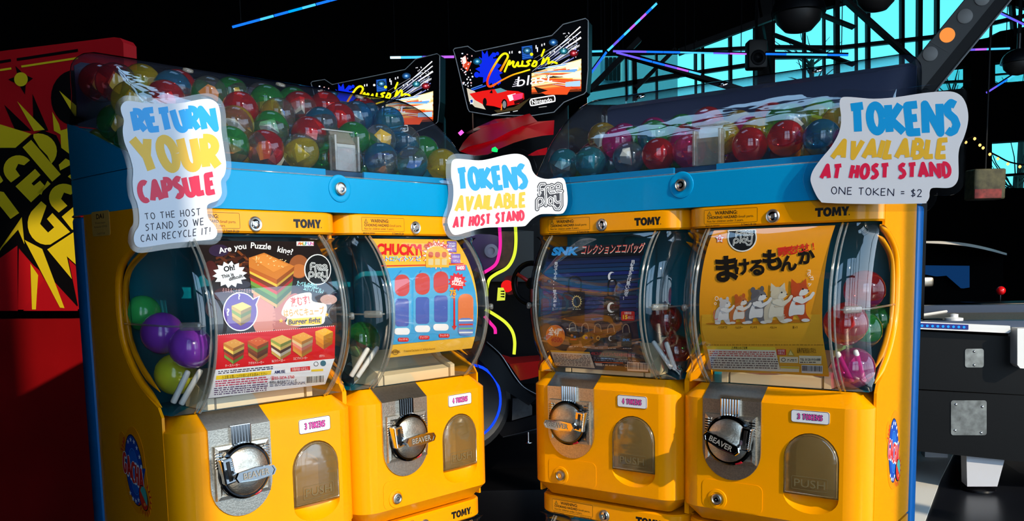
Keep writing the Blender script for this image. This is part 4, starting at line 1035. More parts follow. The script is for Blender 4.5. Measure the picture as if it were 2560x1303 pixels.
# --- yellow and blue poster; the doll figures of the original are left out: plain two-tone panels stand in their place
P2 = poster(1, .0500, .2380, .2740, .4630, (240, 184, 58), 'yellow and blue poster with red title')
z = ZM(800, 500, 2.6067); pr = Print(); T = lambda t, x, y, h, c, l=6, **k: pr.text(t, *z(x, y), h / 2.6067, c, l, **{kk: (vv / 2.6067 if kk == 'width' else vv) for kk, vv in k.items()})
T('CHUCKY', 370, 352, 66, (226, 24, 32), 3, bold=.045, rot=-1, width=288)
pr.poly([z(*p) for p in ((636, 300), (662, 290), (666, 392), (654, 330))], (226, 24, 32), 3)
jc = ((226, 60, 60), (60, 150, 220), (240, 240, 250), (80, 170, 90), (60, 130, 220), (230, 90, 150), (80, 190, 190), (70, 130, 220), (220, 70, 80), (240, 240, 250))
for i, c_ in enumerate('レトロティストソフビ'):
    T(c_, 402 + i * 25, 397, 26, (250, 250, 250), 3, bold=.05); T(c_, 402 + i * 25, 397, 26, jc[i] if jc[i][0] < 235 else (60, 140, 210), 4, bold=.015)
pr.poly([z(*p) for p in star(765, 355, 104, 70, 18, .1)], (222, 60, 50), 3); pr.poly([z(*p) for p in star(765, 357, 96, 66, 18, .1)], (245, 240, 235), 4)
pr.poly([z(*p) for p in [(690, 440), (690, 350)] + [(765 - 75 * math.cos(math.pi * k / 8), 350 - 50 * math.sin(math.pi * k / 8)) for k in range(9)] + [(840, 350), (840, 440)]], (232, 176, 60), 5)
for i in range(3):
    x = 706 + i * 44; pr.poly([z(*p) for p in rrect(x, x + 32, 338, 376, 14)], (200, 90, 60), 6); pr.rect(*z(x, 384), *z(x + 32, 424), (214, 196, 150), 6)
for i, c_ in enumerate('全種BOXつき!'): T(c_, 684 + i * 19, 324 - 26 * math.sin(math.pi * (i + .5) / 8), 22, (206, 40, 40), 7, bold=.03, rot=30 - i * 8)
pr.poly(quadpts(z, 828, 268, 890, 340, .02), (128, 100, 190), 3); T('TAKARA', 836, 290, 13, (235, 235, 250), 4, bold=.02, width=48); T('TOMY', 838, 310, 16, (235, 235, 250), 4, bold=.03, width=46); T('ARTS', 842, 330, 14, (235, 235, 250), 4, bold=.02, width=42)
pr.poly(quadpts(z, 854, 350, 915, 412, .02), (128, 100, 190), 3); T('対象年齢', 862, 378, 14, (235, 235, 250), 4, width=48); T('15才以上', 868, 404, 14, (235, 235, 250), 4, width=48)
pr.stroke([z(396, 430), z(690, 424), z(936, 414)], 2.4, (226, 50, 40), 3)
pr.poly([z(418, 444), z(954, 424), z(986, 500), z(1013, 600), z(1024, 700), z(1022, 800), z(1010, 890), z(462, 945), z(470, 820), z(468, 690), z(452, 560)], (58, 160, 216), 2)
pr.poly(quadpts(z, 885, 425, 948, 462, -.06), (214, 60, 110), 4); T('¥400', 893, 456, 24, (250, 245, 245), 5, bold=.03, rot=4, width=48)
for i in range(3): a = 470 + i * 130; pr.stroke([z(a + 60, 460), z(a + 10, 520)], 3, (40, 130, 190), 3)
for i, (cx, y0, y1) in enumerate(((535, 478, 885), (668, 468, 868), (788, 458, 858))):
    pr.poly([z(*p) for p in rrect(cx - 60, cx + 60, y0, y1, 50)], (86, 168, 214), 3)
    pr.poly([z(*p) for p in rrect(cx - 48, cx + 48, y0 + 8, y0 + 150, 44)], (198, 70, 66), 4)
    pr.poly([z(*p) for p in rrect(cx - 44, cx + 44, y0 + 165, y1 - 60, 20)], (74, 96, 176), 4)
    pr.poly([z(*p) for p in rrect(cx - 50, cx + 50, y1 - 50, y1 - 6, 20)], (236, 236, 240), 4)
for i, (x, y) in enumerate(((508, 900), (644, 886), (774, 874))):
    pr.poly([z(*p) for p in rrect(x, x + 70, y - 2, y + 24, 11)], (214, 30, 40), 5); T(('チャッキーA', 'グッドガイ', 'チャッキーB')[i], x + 8, y + 18, 14, (250, 240, 235), 6, rot=3, width=54)
pr.poly([z(*p) for p in star(895, 532, 62, 46, 13, .1)], (214, 30, 44), 5); T('BIG', 874, 528, 26, (250, 245, 240), 6, bold=.03, rot=-10, width=44); T('SIZE!!', 858, 552, 26, (250, 245, 240), 6, bold=.03, rot=-6, width=74)
pr.poly([z(*p) for p in ((862, 620), (876, 580), (890, 620), (880, 622), (882, 820), (892, 820), (876, 850), (860, 822), (870, 822), (870, 622))], (206, 34, 44), 5)
T('75', 845, 622, 34, (236, 170, 30), 7, bold=.04, width=42); T('mm', 858, 640, 12, (236, 170, 30), 7, bold=.03, width=24)
pr.poly([z(*p) for p in rrect(900, 1000, 612, 884, 44)], (220, 120, 70), 4); pr.poly([z(*p) for p in rrect(900, 1000, 770, 886, 30)], (96, 130, 196), 5)
for i in range(4): pr.poly(quadpts(z, 906, 782 + i * 26, 996, 792 + i * 26, -.02), ((226, 226, 232), (206, 60, 60), (110, 180, 120), (226, 226, 232))[i], 6)
T('UNIVERSAL', 462, 1000, 15, (110, 70, 10), 3, bold=.02, rot=5, width=62); pr.ring([z(*p) for p in ellipse(492, 992, 20, 17, 16)], -1.1, (110, 70, 10), 3); T('© Universal City Studios LLC. All Rights Reserved.', 548, 992, 13, (130, 90, 20), 3, rot=5, width=205)
pr.build('poster_print', wmap(1), P2, cuts(590, 910), gloss=.35)

# --- navy tote bag poster; the fighting game figures of the original are left out
P3 = poster(2, .0525, .2425, .2325, .4475, (16, 22, 48), 'dark navy poster of tote bags')
z = ZM(1300, 500, 2.714); pr = Print(); T = lambda t, x, y, h, c, l=6, **k: pr.text(t, *z(x, y), h / 2.714, c, l, **{kk: (vv / 2.714 if kk == 'width' else vv) for kk, vv in k.items()})
for i in range(15):
    y = 420 + i * 28; xr = 800 + (660 - y) ** 2 / 4200; xl = 154 + (690 - y) ** 2 / 3200; pr.poly([z(xl, y), z(xr, y - 24), z(xr, y - 2), z(xl, y + 24)], (18 + i * 1, 34 + (i % 3) * 10, 78 + (i % 4) * 8), 1)
for y, c in ((520, (70, 58, 66)), (585, (92, 70, 60)), (800, (84, 66, 70)), (930, (120, 84, 66)), (950, (170, 120, 84))):
    pr.poly([z(*p) for p in chain([(160, y), (330, y + 14), (560, y + 44), (798, y + 10), (798, y + 22), (560, y + 66), (330, y + 34), (160, y + 14)], 4, True)], c, 2)
pr.poly([z(205, 322), z(850, 297), z(838, 375), z(190, 398)], (6, 8, 16), 2)
T('SNK', 212, 374, 50, (40, 140, 214), 4, bold=.06, rot=1, width=180, shear=.3)
T('コレクションエコバッグ', 414, 368, 52, (232, 226, 214), 4, bold=.012, rot=2, width=424, shear=.25); T('コレクションエコバッグ', 416, 364, 50, (214, 60, 48), 5, bold=.0, rot=2, width=420, shear=.25)
for i, c_ in enumerate('見せてやる・・・草薙の拳を!'): T(c_, 232 - i * 1.2 + (6 if i > 8 else 0), 444 + i * 23.5, 19, (226, 228, 236), 4, bold=.01)
for i, c_ in enumerate('月を見るたび思い出せ!'): T(c_, 752 - i * 5.2, 432 + i * 24.5, 21, (226, 228, 236), 4, bold=.015)
pr.poly([z(*p) for p in ((285, 650), (300, 626), (440, 620), (438, 838), (280, 830))], (14, 14, 22), 4); pr.stroke([z(*p) for p in chain([(330, 628), (335, 540), (375, 520), (412, 545), (412, 622)], 5)], 4, (18, 18, 26), 4)
for k in range(16): a = 2 * math.pi * k / 16; pr.poly([z(385 + 28 * math.cos(a - .16), 690 + 36 * math.sin(a - .16)), z(385 + 37 * math.cos(a), 690 + 46 * math.sin(a)), z(385 + 28 * math.cos(a + .16), 690 + 36 * math.sin(a + .16))], (206, 180, 110), 5)
pr.ring([z(*p) for p in ellipse(385, 690, 29, 37, 26)], -1.6, (206, 180, 110), 5); fineprint(pr, z, 358, 738, 412, 746, 1, (190, 180, 150), 5)
pr.poly([z(*p) for p in ((572, 658), (676, 652), (674, 826), (566, 826))], (14, 14, 18), 4); pr.stroke([z(*p) for p in chain([(598, 656), (602, 560), (628, 540), (652, 562), (652, 655)], 5)], 4, (20, 20, 24), 4)
def moon(cx, cy, r, c, lay): pr.poly([z(cx + r * math.cos(math.radians(a)), cy + r * 1.25 * math.sin(math.radians(a))) for a in range(45, 316, 15)] + [z(cx + r * .35 + r * .78 * math.cos(math.radians(a)), cy + r * .98 * math.sin(math.radians(a))) for a in range(290, 69, -15)], c, lay)
moon(620, 730, 28, (226, 226, 220), 5); fineprint(pr, z, 596, 774, 642, 782, 1, (200, 200, 200), 5)
moon(622, 520, 26, (220, 220, 226), 4)
for i, (cx, cy) in enumerate(((360, 935), (445, 940), (530, 945), (620, 948), (722, 948))):
    pr.poly([z(cx - 44, cy - 42), z(cx + 28, cy - 50), z(cx + 42, cy + 42), z(cx - 22, cy + 52)] if i < 4 else [z(cx - 36, cy - 48), z(cx + 34, cy - 46), z(cx + 36, cy + 48), z(cx - 34, cy + 46)], (34, 26, 22), 4)
    pr.stroke([z(*p) for p in chain([(cx - 26, cy - 42), (cx - 22, cy - 88), (cx - 2, cy - 104), (cx + 14, cy - 90), (cx + 22, cy - 46)], 4)], 2.2, (150, 130, 110), 4)
    pr.ring([z(cx - 44, cy - 42), z(cx + 28, cy - 50), z(cx + 42, cy + 42), z(cx - 22, cy + 52)] if i < 4 else [z(cx - 36, cy - 48), z(cx + 34, cy - 46), z(cx + 36, cy + 48), z(cx - 34, cy + 46)], -.5, (150, 120, 90), 5)
    fineprint(pr, z, cx - 24, cy + 56, cx + 34, cy + 64, 1, (220, 210, 200), 4, 0, i)
pr.poly([z(*p) for p in ellipse(352, 920, 9, 9, 12)], (210, 120, 40), 5); pr.poly([z(*p) for p in ellipse(372, 930, 8, 8, 12)], (60, 120, 190), 5); pr.rect(*z(340, 944), *z(384, 952), (190, 50, 50), 5)
pr.poly([z(*p) for p in ellipse(442, 930, 18, 16, 16)], (210, 160, 50), 5); pr.poly([z(*p) for p in ellipse(450, 935, 10, 9, 12)], (40, 90, 170), 6)
pr.ring([z(*p) for p in ellipse(530, 938, 13, 15, 16)], -1.2, (206, 180, 110), 5); moon(614, 940, 14, (226, 226, 220), 5); T('SNK', 694, 958, 16, (50, 140, 210), 5, bold=.05, width=52, shear=.25)
pr.poly([z(*p) for p in ellipse(240, 922, 65, 74)], (226, 112, 44), 4); T('全4種', 190, 910, 40, (250, 236, 220), 5, bold=.03, rot=-8, width=92); T('¥500', 208, 962, 34, (206, 46, 36), 5, bold=.03, rot=-4, width=78)
pr.poly([z(*p) for p in rrect(686, 778, 756, 820, 10)], (196, 34, 34), 4); T('対象年齢', 708, 776, 14, (248, 236, 226), 5, width=48); T('15', 698, 808, 26, (250, 200, 60), 5, bold=.04, width=32); T('歳以上', 732, 806, 16, (250, 226, 200), 5, width=38)
pr.poly([z(206, 1020), z(472, 1032), z(508, 1142), z(240, 1122)], (226, 216, 196), 4); pr.poly([z(206, 1020), z(472, 1032), z(475, 1044), z(210, 1032)], (214, 170, 60), 5); fineprint(pr, z, 228, 1042, 478, 1120, 8, (110, 90, 80), 5, .05, 9)
T('※SNKコレクションエコバッグは日本国内限定商品です', 482, 1050, 18, (206, 60, 80), 4, bold=.01, width=296, rot=-3)
fineprint(pr, z, 500, 1066, 790, 1092, 2, (120, 130, 150), 4, .06, 12)
pr.poly([z(505, 1098), z(700, 1104), z(700, 1110), z(507, 1104)], (214, 96, 40), 4); pr.poly([z(510, 1108), z(556, 1110), z(560, 1128), z(514, 1124)], (210, 206, 196), 4); fineprint(pr, z, 562, 1112, 655, 1128, 1, (206, 200, 190), 4, .04, 14)
barcode(pr, z, 728, 1100, 870, 1160, .05, 4)
pr.ring([z(*p) for p in ellipse(720, 1128, 9, 11, 12)], -1, (220, 220, 220), 4)
pr.build('poster_print', wmap(2), P3, cuts(600, 940), gloss=.35)

# --- orange animal poster
P4 = poster(3, .0530, .2405, .2455, .4645, (246, 160, 22), 'orange poster of five small standing animals')
z = ZM(1680, 480, 2.506); pr = Print(); T = lambda t, x, y, h, c, l=6, **k: pr.text(t, *z(x, y), h / 2.506, c, l, **{kk: (vv / 2.506 if kk == 'width' else vv) for kk, vv in k.items()})
pr.poly([z(187, 768), z(934, 768), z(944, 900), z(985, 1150), z(255, 1125), z(215, 960), z(185, 860)], (238, 172, 40), 1)
pr.poly([z(*p) for p in star(300, 292, 32, 18, 5, 0)], (226, 40, 60), 3); pr.poly([z(*p) for p in star(300, 293, 27, 15, 5, 0)], (250, 245, 240), 4); T('G', 287, 303, 22, (220, 30, 50), 5, bold=.04)
pr.poly([z(*p) for p in [(348, 246), (352, 238), (525, 234), (530, 250)] + [(440 + 92 * math.cos(math.radians(a)), 285 + 90 * math.sin(math.radians(a))) for a in range(-20, 201, 10)]], (236, 236, 230), 3)
pr.poly([z(*p) for p in [(358, 246), (520, 240)] + [(440 + 84 * math.cos(math.radians(a)), 285 + 82 * math.sin(math.radians(a))) for a in range(-20, 201, 10)]], (14, 14, 14), 4)
fq = lambda x, y: z(378 + (x - 1350) * .34 + (900 - y) * .03, 236 + (y - 520) * .265)
free_play(pr, fq, .29 / 2.506, 5, (14, 14, 14), (236, 238, 234), False)
for c_, x, y, h_ in (('ま', 278, 560, 150), ('け', 392, 520, 92), ('る', 486, 525, 96), ('も', 570, 490, 120), ('ん', 680, 498, 92), ('か', 792, 455, 92)):
    T(c_, x, y - 8, h_ * .82, (22, 14, 8), 4, bold=.045, rot=4)
for i, c_ in enumerate('勇気をだせ!!'): T(c_, 662 + i * 37, 400 - i * 6.5, 42, (216, 40, 28), 4, bold=.02, rot=8)
def animal(cx, base, h_, fur, belly, mark, lay, ear='round', paws=True):
    k = h_ / 200.0; X = lambda x, y: z(cx + x * k, base - y * k)
    blob = lambda pts, c, l: pr.poly([X(*p) for p in chain(pts, 4, True)], c, l)
    dk = tuple(v * .55 for v in belly)
    blob([(-52, 6), (-20, 0), (-12, 26), (6, 28), (26, 2), (66, 4), (46, 40), (44, 90), (36, 128), (-6, 136), (-46, 104), (-58, 50)], fur, lay)
    blob([(-34, 26), (-10, 30), (8, 32), (36, 36), (38, 88), (24, 122), (-8, 110), (-30, 70)], belly, lay + 1)
    blob([(-24, 130), (-16, 168), (12, 180), (44, 170), (58, 144), (40, 124), (6, 118)], fur, lay + 1)
    blob([(14, 122), (22, 146), (44, 152), (60, 142), (42, 124)], belly, lay + 2)
    if ear == 'round':
        pr.poly([X(*p) for p in ellipse(-14, 176, 13, 17)], mark, lay + 1); pr.poly([X(*p) for p in ellipse(34, 184, 11, 15)], mark, lay + 1)
    else:
        pr.poly([X(*p) for p in ((-26, 156), (-22, 200), (4, 178))], mark, lay + 1); pr.poly([X(*p) for p in ((22, 178), (46, 202), (50, 166))], mark, lay + 1)
    blob([(-22, 132), (-18, 166), (8, 178), (20, 160), (4, 140)], mark, lay + 2)
    pr.poly([X(*p) for p in ellipse(32, 152, 3.5, 4.5, 10)], (20, 14, 10), lay + 3); pr.poly([X(*p) for p in ellipse(58, 143, 4, 3, 8)], (60, 30, 30), lay + 3)
    pr.stroke([X(-6, 104), X(28, 92), X(66, 112), X(80, 132)], [20 * k / 2.506, 20 * k / 2.506, 16 * k / 2.506, 15 * k / 2.506], belly, lay + 3, True); pr.stroke([X(2, 84), X(40, 88), X(58, 106)], 15 * k / 2.506, dk if belly == fur else fur, lay + 2, True)
    for x in (-38, 44): pr.poly([X(*p) for p in ellipse(x, 6, 20, 8, 12)], belly, lay + 1)
    pr.poly([X(*p) for p in ellipse(-30, 2, 95, 8, 20)], (196, 118, 18), lay - 1)
animal(318, 828, 172, (206, 200, 196), (232, 226, 220), (206, 196, 190), 4)
animal(416, 826, 192, (200, 110, 52), (232, 220, 206), (196, 92, 36), 4)
animal(524, 824, 236, (112, 108, 110), (226, 222, 218), (96, 92, 96), 4)
animal(648, 820, 250, (206, 192, 166), (224, 214, 192), (214, 200, 172), 4, 'cat')
animal(778, 812, 268, (196, 76, 34), (230, 226, 220), (204, 78, 30), 4, 'cat')
pr.stroke([z(*p) for p in chain([(292, 790), (270, 800), (262, 770), (268, 740)], 4)], 2, (226, 120, 110), 4)
for i, (x, t_) in enumerate(((288, 'ハツカネズミ'), (395, 'ハムスター'), (490, 'チンチラ'), (614, 'ペルシャ'), (755, '茶トラ'))): T(t_, x, 856, 13, (70, 40, 5), 3, bold=.02, width=(58, 48, 42, 42, 32)[i])
for c_, x, y in (('コ', 850, 506), ('ツ', 846, 528), ('ン', 862, 540), ('コ', 868, 552), ('ツ', 852, 590)): T(c_, x, y, 17, (250, 248, 240), 4, bold=.03)
pr.ring([z(*p) for p in ellipse(280, 668, 12, 14, 14)], -1.3, (250, 248, 240), 4); pr.ring([z(*p) for p in ellipse(272, 700, 8, 9, 12)], -1, (250, 248, 240), 4)
pr.poly([z(216, 966), z(645, 972), z(680, 1126), z(250, 1110)], (236, 228, 206), 3); pr.poly([z(216, 966), z(645, 972), z(649, 992), z(220, 986)], (238, 206, 60), 4); T('⚠使用上のご注意', 372, 985, 13, (80, 50, 10), 5, bold=.02, width=100)
fineprint(pr, z, 236, 994, 648, 1030, 3, (200, 80, 70), 4, .015, 21); fineprint(pr, z, 244, 1034, 664, 1104, 5, (120, 100, 90), 4, .02, 22)
pr.poly(quadpts(z, 656, 985, 714, 1022, .03), (208, 50, 44), 3); T('対象年齢', 662, 1002, 12, (245, 230, 220), 4, width=44); T('15歳以上', 664, 1018, 12, (245, 230, 220), 4, width=44)
pr.poly([z(722, 1026), z(742, 984), z(770, 1028)], (190, 160, 60), 3); pr.poly([z(730, 1022), z(742, 994), z(760, 1024)], (236, 210, 130), 4)
T('企画 株式会社いきもん', 782, 994, 14, (70, 45, 10), 3, bold=.01, width=120); T('販売元 株式会社いきもん', 784, 1010, 14, (70, 45, 10), 3, bold=.01, width=120)
pr.poly(quadpts(z, 674, 1032, 790, 1070, .02), (240, 226, 190), 3); pr.ring([z(*p) for p in ellipse(698, 1052, 14, 12, 12)], -1.4, (30, 25, 20), 4); fineprint(pr, z, 722, 1046, 780, 1064, 2, (90, 70, 50), 4, 0, 25)
pr.poly(quadpts(z, 796, 1026, 936, 1076, .02), (240, 226, 190), 3); T('TEL 0120-910-088', 802, 1058, 14, (40, 30, 20), 4, bold=.02, width=128); fineprint(pr, z, 802, 1062, 900, 1074, 1, (90, 70, 50), 4, 0, 26)
pr.poly(quadpts(z, 678, 1092, 796, 1126, .03), (240, 230, 200), 3); pr.poly(quadpts(z, 680, 1094, 794, 1106, .03), (238, 206, 60), 4)
barcode(pr, z, 812, 1084, 944, 1134, .04, 3); fineprint(pr, z, 214, 955, 950, 962, 1, (130, 90, 20), 3, 0, 28)
pr.build('poster_print', wmap(3), P4, cuts(556, 945), gloss=.35)
# ------------------------------------------------------------------ the room
NIGHT = mat('black_wall', (.0016, .0016, .002), .9, spec=.02)
STEELK = mat('dark_steel', (.003, .0035, .005), .5, spec=.1)
FLOOR = mat('floor_dark', rgb(22, 24, 30), .30, noise=.35, nscale=3, bump=.1, spec=.3)
YB = 9.0
struct(MB().box(-7, 6.2, -2.2, YB + .2, -.12, 0).obj('floor', FLOOR))
struct(MB().box(-14, 20, -14, 20, -.30, -.13).obj('floor_outside', mat('pavement', rgb(150, 150, 150), .8)))
SKY_ = [(-1.10, 1.95), (.25, 1.95), (.25, 3.05), (-1.10, 3.05)]  # roof opening added so that sky and bars reflect in the right dome
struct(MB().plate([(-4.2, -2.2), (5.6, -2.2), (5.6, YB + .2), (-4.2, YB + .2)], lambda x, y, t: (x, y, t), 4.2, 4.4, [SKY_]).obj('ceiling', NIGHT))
rw = bpy.data.objects.new('added_skylight', None); COL.objects.link(rw); struct(rw)
for i in range(4): MB().box(-1.10 + i * .45 - .025, -1.10 + i * .45 + .025, 1.95, 3.05, 4.22, 4.30).obj('glazing_bar', STEELK, rw)  # bars of the added skylight
for y in (1.95, 2.32, 2.68, 3.05): MB().box(-1.10, .25, y - .03, y + .03, 4.22, 4.30).obj('glazing_bar', STEELK, rw)  # cross bars of the added skylight
LWL = lambda y, z_, t: (-4.0 - t, y, z_)
struct(MB().plate([(-2.2, 0), (YB, 0), (YB, 4.2), (-2.2, 4.2)], LWL, 0, .2).obj('wall_left', NIGHT))
struct(MB().box(-4.2, -1.35, -2.3, -2.2, 0, 4.2).obj('wall_front', NIGHT))
struct(MB().box(5.6, 5.8, 3.0, YB + .2, 0, 4.2).obj('wall_right', NIGHT))
# patch of sunlight put into a pale floor colour, bounded by a slanting edge
sun_patch = [on_floor(*q) for q in ((2180, 1310), (2311, 1310), (2352, 1200), (2392, 1120), (2250, 1120))]
struct(MB().plate([(p.x, p.y) for p in sun_patch], lambda x, y, t: (x, y, t), .001, .006).obj('floor_sun_patch', mat('sun_patch_pale', rgb(235, 232, 225), .6)))

# back wall with its window openings
hole_px = {
 'window_1': [(1468, 262), (1468, 132), (1560, 130), (1700, 127), (1765, 105), (1893, 61), (1893, 262)],
 'window_2': [(1938, 262), (1938, 50), (2040, 24), (2160, -6), (2440, -60), (2600, -60), (2600, 60), (2500, 78), (2480, 92), (2400, 108), (2400, 130), (2330, 150), (2300, 262)],
 'window_3': [(2340, 172), (2428, 164), (2428, 219), (2300, 232), (2300, 180)],
 'window_4': [(2488, 156), (2640, 138), (2640, 196), (2488, 208)],
 'window_5': [(2480, 356), (2640, 346), (2640, 470), (2480, 470)],
}
BP = lambda x, y, yy=YB: at(x, y, yy)
def wp(pts, yy=YB): return [(at(x, y, yy).x, at(x, y, yy).z) for x, y in pts]
WW = lambda x, z_, t: (x, YB + t, z_)
struct(MB().plate([(-7, 0), (6.2, 0), (6.2, 4.2), (-7, 4.2)], WW, 0, .16, [wp([(x, max(y, -52)) for x, y in h]) for h in hole_px.values()]).obj('wall_back', NIGHT))
GLASS = clear('tinted_pane', (.27, .60, .60), refl=.4, rough=.02)
def bar(parent, name, a, b_, wpx, yy=YB - .03, dep=.06, m=STEELK):
    """a square steel bar between two photo pixels at depth yy"""
    A, B = at(*a, yy), at(*b_, yy); d = (B - A).normalized(); n = Vector((-d.z, 0, d.x)); h = wpx * yy / FPX / 2
    o = MB().grid([[A + n * h + Vector((0, t, 0)), A - n * h + Vector((0, t, 0))] for t in (0, dep)] + [[A - n * h + Vector((0, dep, 0)), A + n * h + Vector((0, dep, 0))]][:0])
    b = MB(); q = [A + n * h, B + n * h, B - n * h, A - n * h]; y2 = Vector((0, dep, 0))
    b.add(q + [p + y2 for p in q], [(0, 1, 2, 3), (7, 6, 5, 4), (0, 4, 5, 1), (1, 5, 6, 2), (2, 6, 7, 3), (3, 7, 4, 0)])
    return b.obj(name, m, parent)
bars = {
 'window_1': [((1565, 128), (1567, 250), 5), ((1586, 128), (1588, 250), 11), ((1642, 128), (1643, 250), 5), ((1741, 100), (1741, 250), 4), ((1758, 100), (1759, 250), 5), ((1827, 75), (1828, 250), 7),
              ((1700, 128), (1895, 118), 8), ((1468, 224), (1700, 187), 11), ((1700, 187), (1895, 158), 9)],
 'window_2': [((2012, 20), (2013, 250), 5), ((2062, 10), (2063, 250), 4), ((2094, 0), (2095, 250), 11), ((2143, 0), (2144, 250), 3), ((2172, -20), (2173, 250), 8), ((2258, -40), (2258, 250), 8), ((2302, -40), (2300, 250), 11), ((2346, -40), (2345, 200), 8),
              ((1938, 117), (2100, 118), 9), ((2100, 118), (2330, 92), 9), ((1938, 142), (2100, 139), 8), ((2330, 92), (2600, 30), 9), ((2440, -20), (2600, 20), 18), ((2530, -40), (2540, 90), 9)],
 'window_3': [((2300, 208), (2428, 201), 5), ((2345, 165), (2345, 230), 3)],
 'window_4': [((2488, 186), (2640, 172), 3)],
 'window_5': [((2480, 440), (2640, 430), 6)],
}
for nme, pts in hole_px.items():
    ctr = wp(pts); w = bpy.data.objects.new(nme, None); COL.objects.link(w); struct(w)
    xs = sorted({1468, 1893} | {int(b_[0][0]) for b_ in bars[nme] if abs(b_[0][0] - b_[1][0]) < 12}) if nme == 'window_1' else None
    # panes: the opening cut into strips between the upright bars
    ups = sorted(b_[0][0] for b_ in bars[nme] if abs(b_[0][0] - b_[1][0]) < 12)
    x0, x1 = min(p[0] for p in pts), max(p[0] for p in pts); edges = [x0] + [u for u in ups if x0 + 8 < u < x1 - 8] + [x1]
    y0, y1 = min(p[1] for p in pts) - 4, max(p[1] for p in pts) + 4
    for a, c in zip(edges, edges[1:]):
        q = wp([(a + .6, y0), (c - .6, y0), (c - .6, y1), (a + .6, y1)], YB + .1)
        MB().add([(x, YB + .10, zz) for x, zz in q] + [(x, YB + .106, zz) for x, zz in q], [(0, 1, 2, 3), (7, 6, 5, 4), (0, 4, 5, 1), (1, 5, 6, 2), (2, 6, 7, 3), (3, 7, 4, 0)]).obj('pane', GLASS, w)
    for a, c, t in bars[nme]: bar(w, 'glazing_bar', a, c, t)
# house wall outside the left window
hs = thing('house', 'pale blue house wall outside the far left window panes', 'building')
def slab(parent, name, px, yy, dep, m, label=None):
    q = [at(x, y, yy) for x, y in px]
    return MB().plate([(p.x, p.z) for p in q], lambda x, zz, t: (x, yy + t, zz), 0, dep).obj(name, m, parent, label=label)
slab(hs, 'wall', [(1380, 40), (1694, 40), (1694, 1075), (1380, 1075)], 13.0, 1.0, mat('house_paint', rgb(150, 170, 180), .8))
w_ = slab(hs, 'window_frame', [(1508, 140), (1556, 144), (1556, 206), (1508, 200)], 12.96, .04, mat('house_trim', rgb(190, 200, 205), .7))
for i in range(4): slab(w_, 'window_pane', [(1513 + i * 10, 143), (1521 + i * 10, 143), (1521 + i * 10, 201), (1513 + i * 10, 200)], 12.92, .03, STEELK)
slab(hs, 'downpipe', [(1572, 120), (1578, 120), (1578, 240), (1572, 240)], 12.95, .04, mat('house_trim', rgb(190, 200, 205), .7))
# bare trees outside
def branch_tree(label, base_px, yy, seed, spread, n):
    t = thing('bare_tree', label, 'tree'); rn = random.Random(seed); P = at(*base_px, yy); b = MB()
    trunk = [Vector((P.x, yy, -.13)), P]; MB().tube(trunk, [.07, .03], 6).obj('trunk', mat('bark', rgb(40, 34, 32), .9), t)
    for i in range(n):
        a = rn.uniform(-1.3, 1.3); L = rn.uniform(.25, .8) * spread; p = P + Vector((0, 0, -rn.uniform(0, .5))); pts = [p]
        for k in range(4): a += rn.uniform(-.25, .25); p = p + Vector((math.sin(a) * L / 4, rn.uniform(-.05, .05), math.cos(a) * L / 4)); pts.append(p)
        b.tube(pts, [.012, .009, .007, .005, .003], 4)
    o = b.obj('branches', mat('bark', rgb(40, 34, 32), .9), t); o['kind'] = 'stuff'
branch_tree('bare tree outside the small pane beyond the dark arm', (2380, 240), 11.5, 1, 1.0, 26)
branch_tree('bare tree outside the small rightmost upper pane', (2560, 225), 12.6, 2, .9, 26)
branch_tree('bare spreading tree outside the low right window', (2540, 440), 11.0, 3, 1.3, 30)
branch_tree('bare tree outside the middle of the tall windows', (2030, 150), 12.5, 4, .9, 22)

# front of the building: slim posts and a top rail with open glazing between, behind the camera and on the right
for i, x in enumerate((-1.3, -.1, 1.1, 3.3, 4.4, 5.5)):
    struct(MB().box(x - .05, x + .05, -2.15, -2.05, 0, 4.2).obj('trim_%d' % (i + 1), STEELK))
struct(MB().box(-1.35, 5.55, -2.15, -2.05, 2.55, 2.65).obj('trim_7', STEELK))
struct(MB().box(-1.35, 5.55, -2.15, -2.05, .0, .35).obj('trim_8', STEELK))
for i, y in enumerate((-1.0, 1.6, 3.0)): struct(MB().box(5.46, 5.56, y - .05, y + .05, 0, 4.2).obj('trim_%d' % (9 + i), STEELK))

struct(MB().box(.80, 2.00, -2.2, -2.04, 0, 4.2).obj('trim_15', STEELK))  # unseen wide pier added to keep sun and sky off the left end
# roof beams and braces in front of the window wall
for i, (a, c, t, yy) in enumerate((((2100, -20), (2300, 160), 8, 7.6), ((2028, 22), (2140, 66), 5, 7.6), ((1938, 84), (2140, 160), 4, 7.6), ((1600, 96), (1476, 222), 13, 7.0), ((1545, 128), (1900, 236), 11, 7.0), ((1690, 120), (1590, 220), 9, 7.2),
                                   ((1700, 128), (1960, 30), 14, 7.4), ((1895, -30), (1935, 200), 1, 8.8))):
    tag(bar(None, 'roof_brace', a, c, t, yy, .08), ['black roof brace slanting down towards the tall window bays', 'short black brace high in the second window bay', 'thin black rod low in the second window bay', 'black brace behind the steep light tube', 'black beam above the slanting light tube', 'short black brace crossing the house wall view', 'black sloping beam over the first window bay', 'thin black rod beside the wide window pier'][i], 'beam', 'roof braces')
struct(bar(None, 'trim_12', (1915, -60), (1915, 262), 42, YB - .06, .1))

